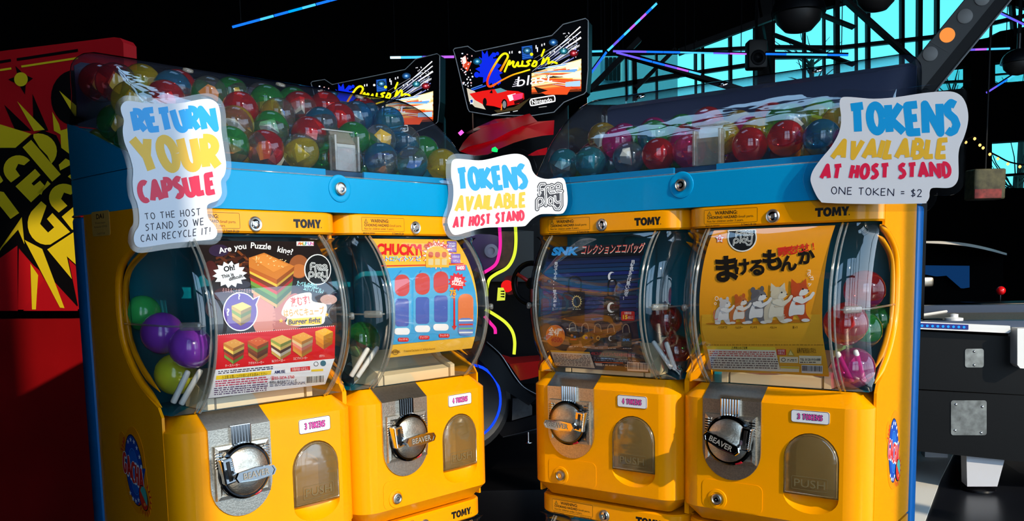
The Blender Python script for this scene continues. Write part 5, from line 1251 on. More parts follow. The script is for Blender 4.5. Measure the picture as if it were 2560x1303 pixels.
# ------------------------------------------------------------------ light tubes
def light_tube(a, c, w_px, yy, cols, label, y2=None):
    A, B = at(*a, yy), at(*c, y2 or yy); t = thing('light_tube', label, 'light tube', Matrix.Translation(A), 'coloured light tubes under the ceiling')
    r = w_px * yy / FPX / 2; n = len(cols); d = B - A
    MB().tube([d * -.003 + Vector((0, 0, r * 1.6)), d * 1.003 + Vector((0, 0, r * 1.6))], r * .8, 6).obj('channel', STEELK, t)
    for k_ in (.08, .92): MB().tube([d * k_ + Vector((0, 0, r * 1.6)), d * k_ + Vector((0, 0, 4.2 - (A.z + d.z * k_)))], .003, 4).obj('hanger_wire', STEELK, t)
    for i, (c_, s_) in enumerate(cols):
        MB().tube([d * (i / n + .004), d * ((i + 1) / n - (.004 if i % 3 == 2 else 0))], r, 8).obj('lit_section', emit('tube_%d_%d_%d_%d' % (*c_, int(s_ * 100)), rgb(*c_), s_), t, True)
    return t
B_, V_, C_, W_, P_ = ((20, 110, 255), 1.3), ((110, 90, 255), 1.1), ((70, 190, 255), 1.3), ((200, 245, 255), 1.4), ((190, 100, 245), 1.1)
light_tube((580, 68), (860, -8), 6, 5.0, [B_, B_, C_, B_, ((0, 150, 255), 1.3), C_, B_, B_], 'long bright blue tube slanting up at the top left')
light_tube((975, 144), (1136, 142), 6, 6.2, [W_, C_, C_, V_, P_, P_], 'white to violet level tube behind the smaller marquee')
light_tube((1466, 198), (1516, 130), 6, 5.6, [B_, ((60, 90, 255), 1.2), B_], 'lower steep blue tube beside the large marquee')
light_tube((1519, 127), (1642, 8), 6, 5.6, [C_, V_, B_, C_, P_, C_, P_, B_, C_], 'upper steep blue and violet tube rising to the ceiling')
light_tube((1468, 129), (1506, 128), 5, 6.0, [C_], 'short blue level tube right of the large marquee')
light_tube((1532, 128), (1700, 131), 5, 6.0, [V_, V_, B_, B_], 'violet and blue level tube before the house view')
light_tube((1700, 131), (1866, 135), 4, 6.0, [C_, C_, V_, P_], 'pale level tube across the first window bay')
light_tube((1914, 135), (2120, 138), 5, 6.0, [B_, C_, C_, B_], 'blue level tube across the second window bay')
light_tube((1540, 131), (1752, 186), 5, 6.6, [V_, V_, B_, B_, V_, P_, C_], 'slanting violet tube meeting the right dome')
light_tube((2408, 125), (2524, 121), 5, 6.0, [V_, P_, C_, C_], 'level tube right of the dark arm')
light_tube((2466, 232), (2570, 166), 5, 6.5, [V_, B_, C_, C_], 'short slanting tube at the right edge under the lamp')
light_tube((2494, 30), (2570, 66), 5, 5.4, [((90, 100, 255), 1.1), V_], 'short violet tube in the top right corner')

# ------------------------------------------------------------------ hanging things
def pendant(px, py, rpx, yy, label, k=.85):
    P = at(px, py, yy); r = rpx * yy / FPX; t = thing('pendant_lamp', label, 'lamp', Matrix.Translation(P), 'dark dome lamps')
    MB().lathe([(r * math.cos(math.radians(a)), r * k * math.sin(math.radians(a))) for a in range(0, 81, 10)] + [(r * .12, r * k), (r * .12, r * k + .1)], (0, 0, 0), (0, 0, 1), 28).obj('shade', mat('lamp_black', rgb(14, 16, 22), .35, coat=.3), t, 40)
    MB().lathe([(r * .86, -r * .02), (r * .80, -r * .30), (r * .5, -r * .62), (0, -r * .74)], (0, 0, 0), (0, 0, 1), 24).obj('diffuser', mat('lamp_bowl', rgb(40, 36, 34), .5), t, 40)
    MB().tube([(0, 0, r * k + .1), (0, 0, 4.2 - P.z)], .012, 6).obj('stem', STEELK, t)
pendant(1996, 34, 64, 6.4, 'round dark lamp bowl before the second window bay')
pendant(2190, -10, 52, 6.0, 'dark lamp bowl at the top edge of the picture')
pendant(2546, 158, 40, 6.2, 'dark lamp at the right edge above the short tube')
t = thing('loudspeaker', 'black loudspeaker hanging before the pier between window bays', 'loudspeaker', Matrix.Translation(at(1890, 138, 6.6)))
MB().rbox(-.068, .068, -.06, .06, -.10, .10, .015).obj('cabinet', mat('speaker_black', (.004, .004, .005), .6), t, 35)
MB().lathe([(.055, 0), (.052, .004), (.02, -.004), (0, -.004)], (0, -.061, -.03), (0, -1, 0), 20).obj('cone', STEELK, t, True)
MB().tube([(0, 0, .10), (0, 0, 4.2 - at(1890, 138, 6.6).z)], .01, 6).obj('hanger', STEELK, t)
t = thing('string_lights', 'string of small warm bulbs sagging at the right edge', 'string lights', Matrix.Translation(at(2415, 350, 6.6)))
o_ = at(2415, 350, 6.6); path = [at(x, y, 6.6) - o_ for x, y in ((2405, 365), (2415, 350), (2437, 341), (2450, 357), (2458, 364), (2475, 380), (2495, 391), (2520, 404), (2550, 411), (2580, 414))]
MB().tube(chain(path, 4), .006, 5).obj('cable', STEELK, t)
for p in path[1:-1]: MB().lathe([(0, -.014), (.010, -.006), (.010, .004), (0, .012)], p - Vector((0, 0, .016)), (0, 0, 1), 8).obj('bulb', emit('warm_bulb', rgb(255, 200, 110), 1.6), t, True)
t = thing('hanging_box', 'small mottled green and red box hanging right of the large sign', 'box', Matrix.Translation(at(2462, 462, 5.4)))
MB().rbox(-.095, .095, -.06, .06, -.09, .09, .01).obj('body', mat('mottled_box', rgb(74, 72, 46), .7, noise=.8, nscale=22), t)
MB().rbox(-.093, .07, -.064, -.058, -.085, -.03, .002).obj('red_band', mat('mottled_red', rgb(130, 40, 40), .7, noise=.8, nscale=30), t)
MB().tube([(0, 0, .09), (0, 0, 4.2 - at(2462, 462, 5.4).z)], .006, 5).obj('cord', STEELK, t)
# ------------------------------------------------------------------ red cabinet on the left
REDP = mat('red_panel', rgb(190, 16, 26), .42, coat=.15, noise=.12, nscale=5)
DRED = mat('dark_red_base', rgb(150, 8, 14), .40, coat=.2, noise=.25, nscale=4)
BLKP = mat('black_gloss', (.003, .003, .004), .35, spec=.12)
c0 = at(150, 430, 2.35); tL = .26; dL = Vector((math.cos(tL), -math.sin(tL), 0)); NL = Vector((dL.y, -dL.x, 0))
SLc = lambda x, y, t: on_plane(x, y, c0, NL) + NL * t - oL
oL = on_plane(150, 430, c0, NL); oL = Vector((oL.x, oL.y, 0))
cab = thing('arcade_cabinet', 'tall red arcade cabinet with yellow and black burst artwork', 'arcade game', Matrix.Translation(oL))
zc = ZM(0, 60, 1.7594)
outl = [(-60, 135), (0, 128), (285, 93), (300, 95), (308, 106), (330, 760), (330, 772), (0, 775), (-60, 775)]
MB().plate(outl, SLc, 0, -.05).obj('side_panel', REDP, cab)
base = [on_plane(-60, 800, c0, NL), on_plane(330, 796, c0, NL)]
def solid(parent, name, px, plane, t0, t1, m, label=None, smooth=False):
    return MB().plate(px, plane, t0, t1).obj(name, m, parent, smooth, label)
SLc2 = SLc
zb = on_plane(100, 798, c0, NL).z
A, B = on_plane(-70, 798, c0, NL) - oL, on_plane(300, 798, c0, NL) - oL
bq = [(A.x, A.y), (B.x, B.y), (B.x - NL.x * .6, B.y - NL.y * .6), (A.x - NL.x * .6, A.y - NL.y * .6)]
MB().plate(bq, lambda x, y, t: (x, y, t), 0.0, zb).obj('base', DRED, cab)
MB().plate([(x - NL.x * .05, y - NL.y * .05) for x, y in bq], lambda x, y, t: (x, y, t), zb, on_plane(100, 760, c0, NL).z).obj('plinth_gap', BLKP, cab)
MB().plate([(x - NL.x * .06, y - NL.y * .06) for x, y in bq], lambda x, y, t: (x, y, t), on_plane(100, 760, c0, NL).z, on_plane(100, 140, c0, NL).z).obj('cabinet_body', BLKP, cab)
pr = Print(); K = (8, 6, 8); Y = (232, 200, 30); Rr = (178, 14, 26)
PZ = lambda pts, c, l=1: pr.poly([zc(*p) for p in pts], c, l)
SZ = lambda pts, w, c, l=1, cap=False: pr.stroke([zc(*p) for p in pts], w / 1.7594, c, l, cap)
SZ([(0, 168), (50, 160)], 12, K); SZ([(76, 157), (345, 116)], 12, K); SZ([(0, 204), (52, 196)], 9, Y); SZ([(96, 188), (345, 150)], 9, Y)
PZ([(38, 245), (80, 228), (70, 185), (108, 222), (148, 240), (115, 262), (112, 312), (86, 268)], K, 1); PZ(ellipse(95, 244, 30, 31), Y, 2)
PZ(ellipse(330, 325, 104, 122), K, 1); PZ([(263, 294), (338, 360), (338, 418)], Y, 2)
PZ([(20, 355), (140, 470), (70, 470)], K, 1); PZ([(145, 308), (215, 470), (150, 470)], K, 1); PZ([(300, 455), (345, 470), (345, 520), (270, 500)], Y, 2)
PZ([(78, 340), (200, 466), (152, 472)], Y, 2); PZ([(233, 388), (262, 440), (275, 490), (240, 470)], Y, 2); PZ([(268, 470), (320, 455), (345, 480), (345, 600), (272, 545)], Y, 2)
PZ([(-10, 438), (140, 484), (70, 545), (-10, 545)], Y, 1)
PZ([(-10, 545), (70, 545), (140, 488), (190, 468), (250, 490), (275, 545), (345, 600), (370, 1100), (300, 1020), (345, 1240), (285, 1250), (235, 1160), (210, 1110), (150, 1060), (85, 985), (80, 1260), (-10, 1260)], K, 1)
# blocky slanted letters
R_ = lambda pts, w: SZ(pts, w, Y, 3)
R_([(122, 527), (252, 678)], 50)
PZ([(150, 500)] + [(172 + 82 * math.cos(math.radians(a)), 560 + 78 * math.sin(math.radians(a))) for a in range(-105, 46, 15)] + [(212, 580), (178, 545)], Y, 3)
PZ([(262, 620), (292, 592), (330, 612), (268, 645)], Y, 3)
PZ([(52, 698)] + [(85 + 66 * math.cos(math.radians(a)), 640 + 62 * math.sin(math.radians(a))) for a in range(140, 331, 15)] + [(110, 622), (84, 616), (72, 640), (92, 668)], Y, 3)
PZ([(72, 715), (158, 638), (182, 665), (142, 702), (152, 712), (180, 690), (200, 712), (172, 738), (185, 752), (212, 690), (226, 704), (140, 785)], Y, 3)
PZ([(262, 830)] + [(285 + 66 * math.cos(math.radians(a)), 765 + 62 * math.sin(math.radians(a))) for a in range(130, 331, 15)] + [(315, 752), (285, 742), (272, 770), (300, 800)], Y, 3)
PZ([(275, 848), (345, 790), (350, 820), (318, 850), (350, 870), (350, 905), (320, 905)], Y, 3)
PZ([(185, 780)] + [(210 + 85 * math.cos(math.radians(a)), 880 + 92 * math.sin(math.radians(a))) for a in range(215, 70, -15)] + [(312, 915), (234, 832), (210, 858), (242, 895), (215, 918), (180, 880), (208, 800)], Y, 3)
PZ([(-5, 735), (20, 740), (88, 832), (50, 858), (-5, 790)], Y, 3); PZ([(-5, 650), (18, 690), (-5, 712)], Y, 3); PZ([(302, 672), (345, 635), (345, 705)], Y, 3)
PZ([(-10, 1020), (100, 850), (112, 970), (84, 905), (-10, 1010)], Y, 4); PZ([(112, 950), (190, 990), (288, 1250), (268, 1248)], Y, 4); PZ([(138, 1055), (172, 1105), (162, 1256), (145, 1256)], Y, 4)
PZ([(212, 992), (345, 905), (362, 1080), (298, 1022), (320, 1122)], Y, 4)
PZ([(105, 1262), (215, 1098), (238, 1130), (345, 1246), (345, 1262)], Rr, 2); PZ([(-10, 1040), (80, 975), (82, 1262), (-10, 1262)], Rr, 3)
pr.build('burst_artwork', lambda x, y, l: SLc(x, y, .001 + l * .0006), cab, gloss=.4)

# ------------------------------------------------------------------ driving games with lit marquees
MQZ = ZM(1120, 30, 4.826)
MQO = [(65, 460), (85, 440), (240, 415), (335, 480), (1255, 285), (1390, 150), (1660, 80), (1692, 105), (1690, 700), (1668, 960), (1640, 990), (1400, 1090), (1280, 1210), (1030, 1250), (530, 1250), (260, 1205), (240, 1170), (90, 540)]
def marquee(parent, org, tf, c0_, ang, label):
    d = Vector((math.cos(ang), -math.sin(ang), 0)); N = Vector((d.y, -d.x, 0))
    f = lambda x, y, t: on_plane(x, y, c0_, N) + N * t - org
    q = lambda x, y: tf(*MQZ(x, y)); k = (tf(1, 0)[0] - tf(0, 0)[0]) / 4.826
    ol = [q(*p) for p in MQO]
    mq = MB().plate(ol, f, 0, -.08).obj('marquee', BLKP, parent, label=label)
    b = MB(); b.tube([f(x, y, .002) for x, y in ol], .0022, 6, closed=True); b.obj('marquee_edge', mat('marquee_edge', rgb(190, 190, 190), .4), mq, True)
    p = Print(); PP = lambda pts, c, l=1: p.poly([q(*a) for a in pts], c, l); SS = lambda pts, w, c, l=1, cap=False: p.stroke([q(*a) for a in pts], [v * k for v in w] if isinstance(w, list) else w * k, c, l, cap)
    rn = random.Random(4)
    # glare of the road and the towers
    for i in range(14): t0, t1 = i / 14, (i + 1) / 14; PP([(1010, 740 + 250 * t0), (1610, 565 + 390 * t0), (1610, 565 + 390 * t1 + 3), (1010, 740 + 250 * t1 + 3)], ((236, 214, 150), (246, 232, 180), (214, 160, 80), (244, 226, 170), (236, 196, 110), (250, 240, 205), (206, 120, 60), (240, 200, 130), (246, 226, 170), (200, 110, 60), (232, 160, 80), (226, 100, 44), (222, 84, 36), (120, 50, 24))[i], 1)
    for i in range(36):
        y0 = rn.uniform(585, 930); x0 = rn.uniform(1030, 1350); c = rn.choice([(250, 240, 190), (255, 250, 225), (240, 170, 60), (230, 90, 40), (255, 255, 250), (110, 170, 230), (210, 60, 30), (240, 215, 120)])
        yl = 770 + (y0 - 760) * .45; x1 = rn.uniform(1450, 1608); t0 = (x0 - 1000) / 610; t1 = (x1 - 1000) / 610; h_ = rn.uniform(8, 26)
        PP([(x0, yl + (y0 - yl) * t0), (x1, yl + (y0 - yl) * t1), (x1, yl + (y0 - yl) * t1 + h_), (x0, yl + (y0 - yl) * t0 + h_ * .3)], c, 2 + i % 3)
    PP([(1420, 640), (1605, 580), (1605, 660), (1430, 700)], (250, 244, 205), 5); PP([(1380, 760), (1605, 720), (1605, 800), (1390, 800)], (252, 246, 214), 5); PP([(1420, 850), (1600, 830), (1600, 900), (1420, 905)], (170, 205, 240), 5); PP([(1080, 950), (1500, 900), (1440, 1000), (1180, 1000)], (232, 80, 34), 5)
    PP([(1190, 770), (1420, 790), (1200, 800)], (20, 14, 16), 6); PP([(1040, 900), (1210, 950), (1090, 985)], (24, 16, 14), 6)
    for i in range(16):
        x0, y0 = 1040 + rn.uniform(0, 260), 720 - rn.uniform(0, 170); L = rn.uniform(.5, 1.0)
        x1 = x0 + (1600 - x0) * L; y1 = y0 - (x1 - x0) * rn.uniform(.62, 1.0) * (.75 if y0 > 600 else .95); w = rn.uniform(4, 14)
        if y1 < 190 + (1600 - x1) * .75: y1 = 190 + (1600 - x1) * .75
        SS([(x0, y0), (x1, y1)], [2, w], rn.choice([(250, 250, 255), (200, 215, 250), (120, 130, 200), (150, 150, 160)]), 2)
    for a, b_, w in (((1020, 720), (1605, 240), 12), ((1180, 560), (1600, 180), 14), ((1290, 530), (1608, 310), 22), ((1240, 640), (1590, 400), 8)): SS([a, b_], [2, w], (252, 252, 255), 4)
    for cx, cy, c in ((1275, 370, (60, 150, 250)), (1400, 475, (60, 190, 220)), (1520, 500, (235, 40, 60)), (360, 600, (40, 170, 240)), (960, 470, (60, 160, 230))):
        for rr, al in ((42, .35), (26, .65), (12, 1)): PP(ellipse(cx, cy, rr * 1.3, rr), tuple(int(v * al) if rr > 12 else min(255, int(v * .5 + 128)) for v in c), 5 + (rr < 30) + (rr < 15))
    PP([(890, 420), (1020, 405), (1030, 560), (900, 580)], (20, 60, 140), 3)
    for i in range(7): SS([(900, 430 + i * 22), (1015, 410 + i * 22)], 7, (50, 120, 210), 4)
    for i in range(44):
        x, y = rn.uniform(140, 300), rn.uniform(500, 900)
        if x > 140 + (y - 480) * .12: PP(ellipse(x, y, rn.uniform(5, 12), rn.uniform(5, 12), 7), rn.choice([(245, 245, 255), (220, 230, 255), (230, 180, 180)]), 3)
    for i in range(26): x, y = rn.uniform(1350, 1560), rn.uniform(230, 560); PP([(x, y), (x + 10, y - 3), (x + 10, y + 8), (x, y + 11)], (245, 245, 255), 6)
    for x, y, h_ in ((1060, 405, 70), (1076, 430, 90), (1130, 390, 44), (1160, 380, 40), (740, 480, 44), (770, 475, 46), (1230, 480, 34), (1280, 475, 26)): PP([(x, y), (x + 12, y - 3), (x + 12, y + h_ * .6), (x, y + h_ * .6)], (245, 248, 255), 4)
    PP(ellipse(868, 488, 15, 15, 12), (245, 250, 255), 4)
    PP([(165, 560), (215, 525), (235, 600), (285, 610), (240, 720), (180, 660)], (206, 70, 40), 2); PP([(170, 560), (215, 530), (225, 610), (190, 640)], (240, 225, 220), 3)
    # blue paint splash behind the title
    sp = []
    for i in range(30):
        a = 2 * math.pi * i / 30; r = (1.0 if i % 2 else .72) + rn.uniform(-.08, .12); sp.append((500 + 150 * r * math.cos(a) + 40 * math.sin(a), 690 + 215 * r * math.sin(a)))
    PP(sp, (14, 40, 214), 3)
    for x, y, r in ((350, 760, 32), (560, 520, 26), (600, 505, 20), (400, 600, 20), (620, 850, 22)): PP(ellipse(x, y, r, r * 1.1, 12), (14, 44, 220), 3)
    SS([(250, 960), (460, 890)], 14, (40, 90, 220), 3); SS([(280, 930), (420, 880)], 8, (90, 150, 250), 4)
    # title
    CW = chain([(640, 710), (690, 620), (728, 540), (700, 505), (650, 528), (590, 610), (520, 730), (482, 830), (492, 895), (540, 895), (650, 830), (780, 765), (900, 728), (990, 700)], 5)
    n = len(CW)
    for i in range(n - 1):
        y = CW[i][1]; g = max(0, min(1, (y - 540) / 260)); col = (240 - int(10 * g), int(228 - 180 * g), 20 + int(10 * g)) if i < n * .62 else (235, int(60 + 150 * min(1, (i - n * .62) / (n * .3))), 24)
        col = tuple(int(round(v / 12) * 12) for v in col); SS([CW[i], CW[i + 1]], 26 if i < n * .7 else 18, col, 8, True)
    YL = (244, 236, 20)
    for st in (chain([(690, 722), (715, 660), (740, 600), (752, 596), (745, 640), (790, 600)], 3), chain([(800, 606), (790, 650), (815, 666), (850, 610), (850, 655), (880, 655)], 3), [(905, 600), (895, 655), (925, 655)], chain([(1000, 590), (960, 606), (985, 632), (950, 656), (900, 650)], 3), chain([(1050, 600), (1020, 650), (1060, 655), (1075, 610), (1045, 596)], 3), [(1165, 460), (1135, 535)], chain([(1135, 635), (1160, 565), (1150, 625), (1205, 560), (1222, 575), (1215, 625), (1260, 605), (1318, 622)], 3)): SS(st, 24, YL, 9, True)
    PP(ellipse(1014, 515, 20, 20, 12), YL, 9)
    px_, py_ = q(835, 905); p.text('blast', px_, py_, 118 * k, (240, 236, 250), 10, bold=.0, width=430 * k, rot=8, shear=.28)
    for i in range(4): SS([(780 + i * 12, 905 - i * 26), (860, 890 - i * 26)], 7, (232, 228, 245), 10)
    q1 = [q(*a) for a in chain([(1000, 1060), (1015, 1048), (1130, 1028), (1270, 1006), (1298, 1024), (1302, 1070), (1285, 1090), (1150, 1116), (1020, 1140), (996, 1126), (988, 1085)], 3, True)]
    p.ring(q1, -14 * k, (245, 246, 250), 10); p.poly(q1, (30, 26, 22), 9)
    px_, py_ = q(1022, 1118); p.text('Nintendo', px_, py_, 52 * k, (248, 248, 250), 11, bold=.02, width=245 * k, rot=8)
    PP([(1100, 1152), (1196, 1140), (1196, 1146), (1100, 1158)], (200, 200, 200), 9); PP([(270, 1056), (308, 1052), (312, 1112), (274, 1116)], (225, 230, 240), 9); PP([(276, 1064), (304, 1060), (306, 1096), (280, 1100)], (30, 60, 140), 10)
    # red roadster
    PP([(230, 920), (330, 960), (460, 1180), (330, 1150), (260, 1080)], (200, 190, 170), 6); PP([(560, 1190), (800, 1150), (960, 1060), (1010, 1030), (860, 1180), (600, 1220)], (60, 50, 30), 6)
    PP([(265, 990), (420, 955), (560, 935), (620, 930), (720, 950), (850, 960), (920, 985), (925, 1050), (860, 1110), (740, 1135), (660, 1170), (560, 1140), (440, 1125), (330, 1065)], (214, 26, 24), 7)
    PP([(570, 935), (640, 920), (720, 955), (600, 985)], (90, 140, 150), 8); PP([(720, 1010), (820, 985), (830, 1050), (750, 1080)], (255, 240, 250), 8); PP([(780, 1000), (910, 980), (900, 1050), (800, 1070)], (226, 60, 110), 8); PP([(800, 1080), (920, 1040), (900, 1090), (810, 1120)], (40, 8, 10), 8)
    PP(ellipse(685, 1120, 36, 66, 18), (10, 10, 12), 9); PP(ellipse(687, 1120, 22, 46, 16), (120, 124, 130), 10); PP(ellipse(450, 1090, 24, 50, 16), (14, 12, 14), 8)
    PP([(640, 1190), (655, 1100), (662, 1130), (654, 1190)], (240, 130, 40), 9); PP([(506, 980), (536, 940), (546, 985)], (12, 10, 12), 9)
    PP([(530, 1240), (750, 1205), (752, 1214), (532, 1250)], (200, 205, 205), 3); PP([(785, 1200), (845, 1188), (845, 1197), (788, 1208)], (200, 205, 205), 3)
    p.build('marquee_art', lambda x, y, l: f(x, y, .002 + l * .0006), mq, lit=1.15)
    return f
ca = at(1300, 170, 4.0)
rg = thing('driving_game', 'driving game with the larger lit marquee and red bonnet', 'arcade game', Matrix.Translation((ca.x, 4.0, 0)))
og = Vector((ca.x, 4.0, 0))
marquee(rg, og, lambda x, y: (x, y), ca, .30, 'lit marquee with yellow script title')
cb = at(1000, 230, 4.7)
rg2 = thing('driving_game', 'second driving game, its marquee half hidden behind the left dome', 'arcade game', Matrix.Translation((cb.x, 4.7, 0)))
marquee(rg2, Vector((cb.x, 4.7, 0)), lambda x, y: (1099 + (x - 1470) * .955, 134 + (y - 46) * .93), cb, .30, 'lit marquee with yellow script title')
for r_, o_, cx in ((rg, og, ca.x), (rg2, Vector((cb.x, 4.7, 0)), cb.x)):
    MB().rbox(-.22, .22, .10, .22, 0, 1.95, .02).obj('rear_tower', BLKP, r_, 35)
PV = lambda x, y, yy: at(x, y, yy) - og
z5 = ZM(1120, 270, 8.533); CARR = mat('car_red', rgb(228, 8, 26), .38, spec=.3)
up = [(230, 900), (320, 740), (470, 570), (700, 450), (1050, 320), (1500, 180), (1740, 118)]
cr = [(250, 925), (420, 830), (700, 760), (980, 680), (1280, 520), (1600, 380), (1910, 290)]
lo = [(560, 1025), (850, 995), (1050, 890), (1400, 745), (1700, 655), (2000, 595), (2250, 570)]
rt = [(250, 925), (420, 850), (760, 790), (1010, 700), (1310, 540), (1640, 400), (2270, 262)]
g3 = lambda pts, ys: [PV(*z5(*p), y) for p, y in zip(pts, ys)]
b = MB(); b.grid([g3(up, [3.62, 3.68, 3.74, 3.80, 3.86, 3.92, 3.96]), g3(cr, [3.50, 3.52, 3.55, 3.60, 3.66, 3.74, 3.84])])
b.grid([g3(rt, [3.51, 3.54, 3.57, 3.62, 3.68, 3.76, 3.86]), g3(lo, [3.44, 3.46, 3.50, 3.56, 3.64, 3.74, 3.84])])
b.grid([g3(cr, [3.50, 3.52, 3.55, 3.60, 3.66, 3.74, 3.84]), g3(rt, [3.51, 3.54, 3.57, 3.62, 3.68, 3.76, 3.86])])
b.obj('bonnet', CARR, rg, 30)
b = MB(); b.grid([g3([(380, 530), (640, 395), (1000, 240), (1500, 175)], [3.8, 3.86, 3.92, 3.98]), g3([(420, 560), (700, 450), (1050, 320), (1520, 190)], [3.76, 3.82, 3.88, 3.96])]); b.obj('bonnet_edge', mat('car_dark_red', rgb(110, 4, 14), .3, coat=.5), rg)
b = MB(); b.grid([g3([(1700, 1010), (1900, 900), (2120, 840)], [3.6, 3.62, 3.66]), g3([(1800, 1025), (1960, 1010), (2100, 1000)], [3.58, 3.6, 3.62])]); b.obj('lower_body', CARR, rg)
MB().lathe([(0, 0), (.012, .002), (.012, .012), (0, .02)], PV(1236, 380, 3.45), (.2, -.3, 1), 12).obj('green_light', emit('green_lamp', rgb(20, 230, 100), 1.5), rg, True)
MB().tube([PV(1148, 336, 3.6), PV(1157, 328, 3.6)], .008, 6).obj('pink_light', emit('pink_lamp', rgb(255, 90, 200), 1.5), rg, True)
# control side: screen surround, glowing hoses, wheel
zs = ZM(1150, 560, 3.256)
def face(parent, name, pts, yy, dep, m, z_=zs, o_=og, label=None):
    q = [at(*z_(*p), yy) - o_ for p in pts]
    return MB().plate([(p.x, p.z) for p in q], lambda x, zz, t: (x, yy - o_.y + t, zz), 0, dep).obj(name, m, parent, label=label)
face(rg, 'cockpit_side', [(-60, 10), (640, 10), (680, 1300), (-60, 1300)], 4.05, .05, BLKP)
face(rg, 'purple_shroud', chain([(40, 110), (300, 95), (325, 200), (300, 320), (190, 400), (60, 330)], 4, True), 3.9, .04, mat('purple_gloss', rgb(70, 20, 90), .25, coat=.5))
MB().lathe([(.030, 0), (.030, .01), (.016, .012), (.016, .004)], PV(*zs(255, 220), 3.89), (0, -1, 0), 20).obj('round_badge', mat('badge_grey', rgb(150, 150, 170), .4), rg, 40)
face(rg, 'warm_panel', [(330, 60), (440, 60), (430, 270), (370, 350), (240, 400), (310, 330), (335, 200)], 3.98, .03, mat('warm_panel', rgb(110, 70, 40), .5, noise=.7, nscale=30))
face(rg, 'grey_pillar', [(470, 50), (600, 60), (600, 420), (560, 470), (250, 470), (330, 390), (440, 300)], 4.0, .04, mat('pillar_grey', rgb(46, 50, 50), .5))
def hose(pts, col, yy=3.7, w_=26, nm='glow_hose'):
    n = chain(pts, 6); MB().tube([PV(*zs(*p), yy) for p in n], w_ / 3.256 * yy / FPX / 2, 8).obj(nm, emit('hose_%d_%d' % (col[0], col[1]), rgb(*col), 1.05), rg, True, None)
MG, YG = (245, 40, 160), (222, 235, 60)
hose([(320, -10), (328, 150), (318, 250), (285, 335), (185, 402)], MG); hose([(200, 750), (245, 805), (283, 850), (288, 895)], MG)
hose([(450, -10), (455, 150), (438, 265), (385, 355), (290, 410), (240, 452), (220, 520), (218, 590)], YG); hose([(205, 695), (280, 738), (370, 802), (425, 875), (445, 960), (440, 1062)], YG)
k_ = face(rg, 'lit_button', [(308, 520), (352, 520), (370, 560), (366, 622), (300, 626)], 3.72, .02, emit('lit_yellow', rgb(215, 225, 70), 1.0))
for i in range(3): face(k_, 'button_mark', [(330, 545 + i * 22), (362, 542 + i * 22), (362, 556 + i * 22), (330, 552 + i * 22)], 3.715, .004, BLKP)
face(rg, 'wheel_housing', chain([(360, 440), (450, 425), (470, 480), (450, 560), (380, 570)], 3, True), 3.8, .06, mat('housing_red', rgb(90, 6, 12), .4))
MB().lathe([(0, .02), (.020, .016), (.026, 0)], PV(*zs(383, 507), 3.78), (0, -1, 0), 18).obj('red_button', emit('red_button', rgb(240, 30, 30), .9), rg, True)
cw_ = PV(*zs(585, 485), 3.72); MB().tube([cw_ + Vector((.075 * math.cos(a), -.03 * math.cos(a), .085 * math.sin(a))) for a in [2 * math.pi * i / 28 for i in range(28)]], .012, 8, closed=True).obj('steering_wheel', BLKP, rg, True)
for a in (.5, 2.6, 4.7): MB().tube([cw_, cw_ + Vector((.072 * math.cos(a), 0, .08 * math.sin(a)))], .009, 6).obj('wheel_spoke', mat('housing_red2', rgb(150, 10, 20), .4), rg, True)
MB().lathe([(.026, 0), (.022, .012), (0, .016)], cw_, (0, -1, 0), 16).obj('wheel_hub', BLKP, rg, True)
# seat and sill
b = MB(); f4 = lambda pts, yy: [PV(*zs(*p), y_) for p, y_ in zip(pts, yy)]
b.grid([f4([(300, 1052), (420, 1085), (640, 1068)], [3.9, 3.9, 3.95]), f4([(400, 1140), (520, 1130), (680, 1110)], [3.7, 3.7, 3.72]), f4([(490, 1275), (560, 1262), (700, 1225)], [3.6, 3.6, 3.64])]); b.obj('seat', mat('seat_red', rgb(205, 20, 18), .4, coat=.2), rg, 30)
b = MB(); b.grid([f4([(200, 960), (330, 1065), (470, 1275), (620, 1420)], [3.55] * 4), f4([(60, 1010), (200, 1150), (330, 1330), (560, 1480)], [3.50] * 4)]); b.obj('fender', BLKP, rg, 40)
MB().tube([PV(*zs(*p), 3.545) for p in chain([(215, 960), (330, 1065), (440, 1235), (520, 1330), (640, 1395)], 5)], .004, 6).obj('fender_trim', mat('trim_silver', rgb(120, 122, 126), .3, metal=1), rg, True)
z6 = ZM(1160, 850, 2.877)
wc = PV(*z6(15, 445), 3.55); ax = Vector((.55, -.83, 0)).normalized(); wx = Vector((ax.y, -ax.x, 0)) * -1
def wheelpt(r, a, h): return wc + ax * h + wx * (r * math.cos(a)) + Vector((0, 0, r * math.sin(a)))
MB().lathe([(.158, .02), (.178, .028), (.205, .018), (.212, -.03), (.205, -.09), (.15, -.10), (.15, .0)], wc, ax, 36).obj('tyre', mat('tyre', (.006, .006, .007), .6), rg, 40)
MB().tube([wheelpt(.152, 2 * math.pi * i / 40, .022) for i in range(40)], .0055, 6, closed=True).obj('blue_led_ring', emit('blue_led', rgb(15, 60, 255), 1.6), rg, True)
MB().lathe([(.0, -.02), (.14, -.02), (.14, -.03), (0, -.03)], wc, ax, 30).obj('rim_well', BLKP, rg, True)
for i in range(6):
    a = i * math.pi / 3 + .25; MB().tube([wheelpt(.03, a - .3, .0), wheelpt(.145, a, .012)], [.013, .007], 6).obj('spoke', CHROME, rg, True)
MB().lathe([(.035, -.01), (.030, .012), (0, .016)], wc, ax, 18).obj('hub', CHROME, rg, 40)
face(rg, 'vent', [(350, 425), (440, 425), (490, 480), (490, 540), (345, 580)], 3.62, .02, mat('vent_grey', rgb(52, 54, 56), .7, noise=.4, nscale=60), z6)
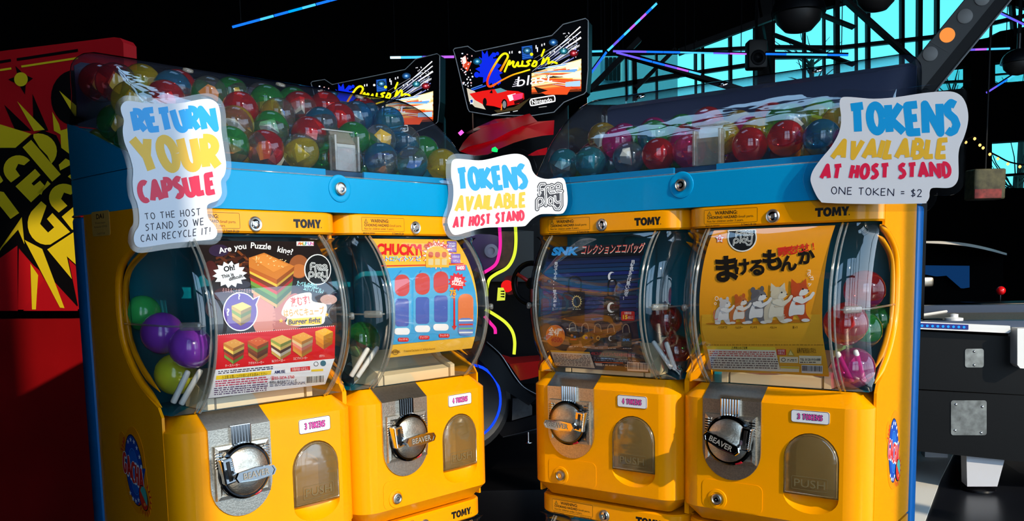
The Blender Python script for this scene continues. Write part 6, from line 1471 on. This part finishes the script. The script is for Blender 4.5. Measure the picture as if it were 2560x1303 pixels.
face(rg, 'sill', [(170, 600), (345, 588), (560, 530), (700, 480), (700, 650), (280, 700)], 3.64, .3, BLKP, z6)
MB().tube([PV(*z6(*p), 3.62) for p in ((280, 700), (420, 668), (560, 632))], .002, 5).obj('sill_line', mat('trim_silver', rgb(120, 122, 126), .3, metal=1), rg)
MB().lathe([(.018, 0), (.018, .004), (.004, .006), (.004, .045)], Vector((PV(*z6(462, 735), 3.6).x, 3.6 - og.y, max(PV(*z6(462, 740), 3.6).z, .2))), (0, 0, 1), 12).obj('levelling_foot', CHROME, rg, 40)
MB().rbox(-.45, .45, -.36, .05, .0, .20, .02).obj('floor_pan', BLKP, rg, 35)

# ------------------------------------------------------------------ air hockey table on the right
HP = at(2440, 900, 4.15); th = .22; dH = Vector((math.cos(th), -math.sin(th), 0)); NH = Vector((dH.y, -dH.x, 0)); oh = Vector((HP.x, HP.y, 0))
fh = lambda x, y, t: on_plane(x, y, HP, NH) + NH * t - oh
hk = thing('air_hockey_table', 'black air hockey table with white rail and slanting overhead arm', 'air hockey table', Matrix.Translation(oh))
MATB = mat('table_black', rgb(6, 6, 7), .45, noise=.2, nscale=8, spec=.2)
STL = mat('steel_plate', rgb(170, 165, 155), .35, metal=1, noise=.5, nscale=30)
WHT = mat('white_rail', rgb(235, 235, 235), .35, coat=.3)
MB().plate([(2255, 826), (2760, 856), (2760, 1000), (2255, 972)], fh, -.02, -.95).obj('upper_body', MATB, hk)
MB().plate([(2255, 974), (2760, 1000), (2760, 1176), (2255, 1124)], fh, 0, -.95).obj('lower_body', MATB, hk)
MB().plate([(2255, 802), (2520, 814), (2522, 828), (2516, 832), (2255, 820)], fh, .03, -.06).obj('front_rail', WHT, hk)
MB().plate([(2255, 805), (2416, 811), (2416, 823), (2255, 816)], fh, .034, .030).obj('led_strip', mat('led_strip_blue', rgb(20, 30, 120), .4), hk)
for i in range(12): c = fh(2262 + i * 13, 812 + i * .45, .034); MB().lathe([(.006, 0), (.005, .004), (0, .006)], c, NH, 8).obj('led', emit('led_cyan', rgb(30, 130, 255), 1.8), hk, True)
MB().plate([(2529, 818), (2570, 818), (2570, 912), (2562, 918), (2536, 916), (2529, 908)], fh, .08, -.05).obj('corner_post', WHT, hk)
zt = fh(2400, 806, 0).z + .004
LT = lambda a, b, z_: dH * a - NH * b + Vector((0, 0, z_))           # table axes: along the front, back from the front, up
a0, a1 = fh(2255, 812, 0).dot(dH), fh(2600, 820, 0).dot(dH) + .5
def slab_t(name, q0, q1, b0, b1, h0, h1, m):
    vs = [LT(a, b, h) for h in (h0, h1) for a, b in ((q0, b0), (q1, b0), (q1, b1), (q0, b1))]
    return MB().add(vs, [(0, 1, 2, 3), (7, 6, 5, 4), (0, 4, 5, 1), (1, 5, 6, 2), (2, 6, 7, 3), (3, 7, 4, 0)]).obj(name, m, hk)
RIM = mat('rim_blue', rgb(60, 70, 90), .3, spec=.4)
slab_t('playfield', a0, a1, .08, .92, zt - .04, zt - .012, mat('speckled_top', rgb(92, 90, 84), .5, noise=.8, nscale=120))
slab_t('near_rim', a0, a1, .0, .08, zt - .03, zt + .002, RIM)
slab_t('far_rail', a0, a1, .92, 1.0, zt - .05, zt + .03, RIM)
A, B = on_floor(2300, 787, zt) - oh, on_floor(2418, 769, zt) - oh
MB().tube([(A.x, A.y, zt - .004), (B.x, B.y, zt - .004)], .008, 6).obj('side_rim', WHT, hk)
c = LT(fh(2392, 805, 0).dot(dH), .05, zt + .002); MB().lathe([(.040, 0), (.040, .012), (.018, .016), (.018, .030), (0, .034)], c, (0, 0, 1), 20).obj('mallet', WHT, hk, 40)
c = LT(fh(2352, 800, 0).dot(dH), .16, zt - .012); MB().lathe([(.045, 0), (.045, .016), (0, .018)], c, (0, 0, 1), 20).obj('puck', BLKP, hk, 40)
for nm, (x0, x1, y0, y1), scr in (('plate', (2415, 2462, 873, 920), ((2438, 880), (2438, 914))), ('plate', (2377, 2466, 1001, 1088), ((2389, 1011), (2455, 1017), (2387, 1076), (2452, 1082)))):
    tt = -.02 if y1 < 980 else 0.0
    p_ = MB().plate(rrect(x0, x1, y0, y1, 6), fh, tt + .004, tt).obj('steel_plate', STL, hk)
    for sx, sy in scr: MB().lathe([(.007, 0), (.006, .003), (0, .004)], fh(sx, sy, tt + .004), NH, 10).obj('screw', CHROME, p_, True)
lg = MB(); q0 = [fh(*p, -.04) for p in ((2422, 1140), (2520, 1148), (2500, 1222), (2424, 1222))]; q1 = [p - NH * .10 for p in q0]
lg.add(q0 + q1, [(0, 1, 2, 3), (7, 6, 5, 4), (0, 4, 5, 1), (1, 5, 6, 2), (2, 6, 7, 3), (3, 7, 4, 0)]); lg.obj('leg', mat('leg_white', rgb(200, 200, 206), .4), hk)
c = fh(2460, 1222, -.09); MB().lathe([(.025, 0), (.075, -c.z + .01), (.078, -c.z + .0015)], c, (0, 0, 1), 16).obj('foot', BLKP, hk, 40)
for a_, b_ in ((.03, .85), (a1 - .1, .12), (a1 - .1, .85)): slab_t('leg', a_ - .06, a_ + .06, b_ - .05, b_ + .05, .0015, .36, mat('leg_white', rgb(200, 200, 206), .4))
# overhead arm
AP = at(2400, 110, 4.3)
fa = lambda x, y, t: on_plane(x, y, AP, NH) + NH * t - oh
am = MB().plate([(2288, 150), (2412, 0), (2440, -34), (2512, -34), (2487, 0), (2327, 197), (2300, 230)], fa, 0, -.10).obj('arm', mat('arm_black', rgb(26, 27, 28), .5), hk, label='slanting dark arm with round lights')
MB().plate([(2327, 197), (2487, 0), (2512, -34), (2552, -34), (2526, 0), (2310, 262), (2290, 245), (2300, 230)], fa, -.03, -.14).obj('arm_side', BLKP, am)
MB().tube([fa(2312, 262, -.02), fa(2528, 0, -.02), fa(2556, -34, -.02)], .0045, 6).obj('arm_edge', mat('arm_edge', rgb(120, 122, 124), .4), am)
MB().plate([(2325, 101), (2371, 128), (2369, 131), (2323, 104)], fa, .001, -.001).obj('arm_joint', DARK, am)
for i, (x, y) in enumerate(((2325, 135), (2368, 88), (2412, 41), (2455, -4))):
    MB().lathe([(.034, 0), (.034, .004), (.030, .006), (0, .006)], fa(x, y, 0), NH, 24).obj('round_light', emit('lit_orange', rgb(250, 150, 70), .95) if i == 1 else mat('light_off_grey', rgb(110, 108, 106), .5), am, 40, 'orange lit disc' if i == 1 else None)
hp_ = fa(2300, 250, -.06); MB().rbox(hp_.x - .05, hp_.x + .05, hp_.y - .04, hp_.y + .04, zt, hp_.z + .06, .01).obj('arm_post', BLKP, hk, 35)

# dim games behind the hockey table
dg = thing('arcade_game', 'dim game with a curved white canopy edge above the hockey table', 'arcade game', Matrix.Translation((at(2400, 700, 6.4).x, 6.4, 0)))
od = Vector((at(2400, 700, 6.4).x, 6.4, 0)); zz_ = ZM(2280, 560, 4.343); DV = lambda x, y, yy: at(*zz_(x, y), yy) - od
cv = chain([(150, 186), (330, 188), (560, 206), (800, 252), (1030, 318)], 5)
b = MB(); b.grid([[DV(x, y, 6.2) for x, y in cv], [DV(x, y + 22 + 10 * math.sin(math.pi * i / 20), 6.1) for i, (x, y) in enumerate(cv)], [DV(x, y + 30, 6.9) for x, y in cv], [DV(x, y, 6.9) for x, y in cv]]); b.obj('canopy', mat('canopy_white', rgb(240, 236, 232), .4), dg, 30)
face(dg, 'body', [(120, 230), (640, 240), (990, 360), (990, 1500), (120, 1500)], 6.6, .5, NIGHT, zz_, od)
face(dg, 'screen', [(120, 450), (625, 455), (625, 690), (560, 700), (400, 560), (280, 570), (120, 540)], 6.5, .04, emit('dim_screen', rgb(12, 48, 92), 1.0), zz_, od)
c = DV(150, 640, 5.9); MB().rbox(c.x - .10, c.x + .06, c.y, c.y + .08, c.z - .03, c.z + .04, .02).obj('chrome_scoop', STL, dg, 35)
t = thing('joystick', 'red ball-topped stick standing up behind the hockey table', 'joystick', Matrix.Translation(at(2501, 757, 5.6)))
r_ = 11 * 5.6 / FPX; MB().lathe([(r_ * math.cos(math.radians(a)), r_ * math.sin(math.radians(a))) for a in range(-90, 91, 15)], (0, 0, at(2501, 727, 5.6).z - at(2501, 757, 5.6).z), (0, 0, 1), 20).obj('ball', mat('ball_red', rgb(220, 16, 24), .25, coat=.5), t, True)
MB().tube([(0, 0, 0), (0, 0, .07)], .004, 6).obj('shaft', CHROME, t)
hz = at(2501, 757, 5.6).z; MB().rbox(-.14, .3, -.03, .25, -hz + .002, -.001, .01).obj('console', BLKP, t, 35)

# unseen cabinet shape added left of the camera to shade the left side panel
shade_block = thing('arcade_cabinet', 'added black shade block left of the camera, out of view', 'arcade game', Matrix.Translation((-.72, .50, 0)))
MB().rbox(-.26, .27, -.30, .20, .10, 1.75, .02).obj('body', BLKP, shade_block, 35)
MB().rbox(-.24, .25, -.28, .18, .0, .10, .01).obj('shade_block_base', DRED, shade_block, 35)
MB().rbox(-.26, .27, -.34, .14, 1.75, 1.95, .02).obj('shade_block_top', DRED, shade_block, 35)
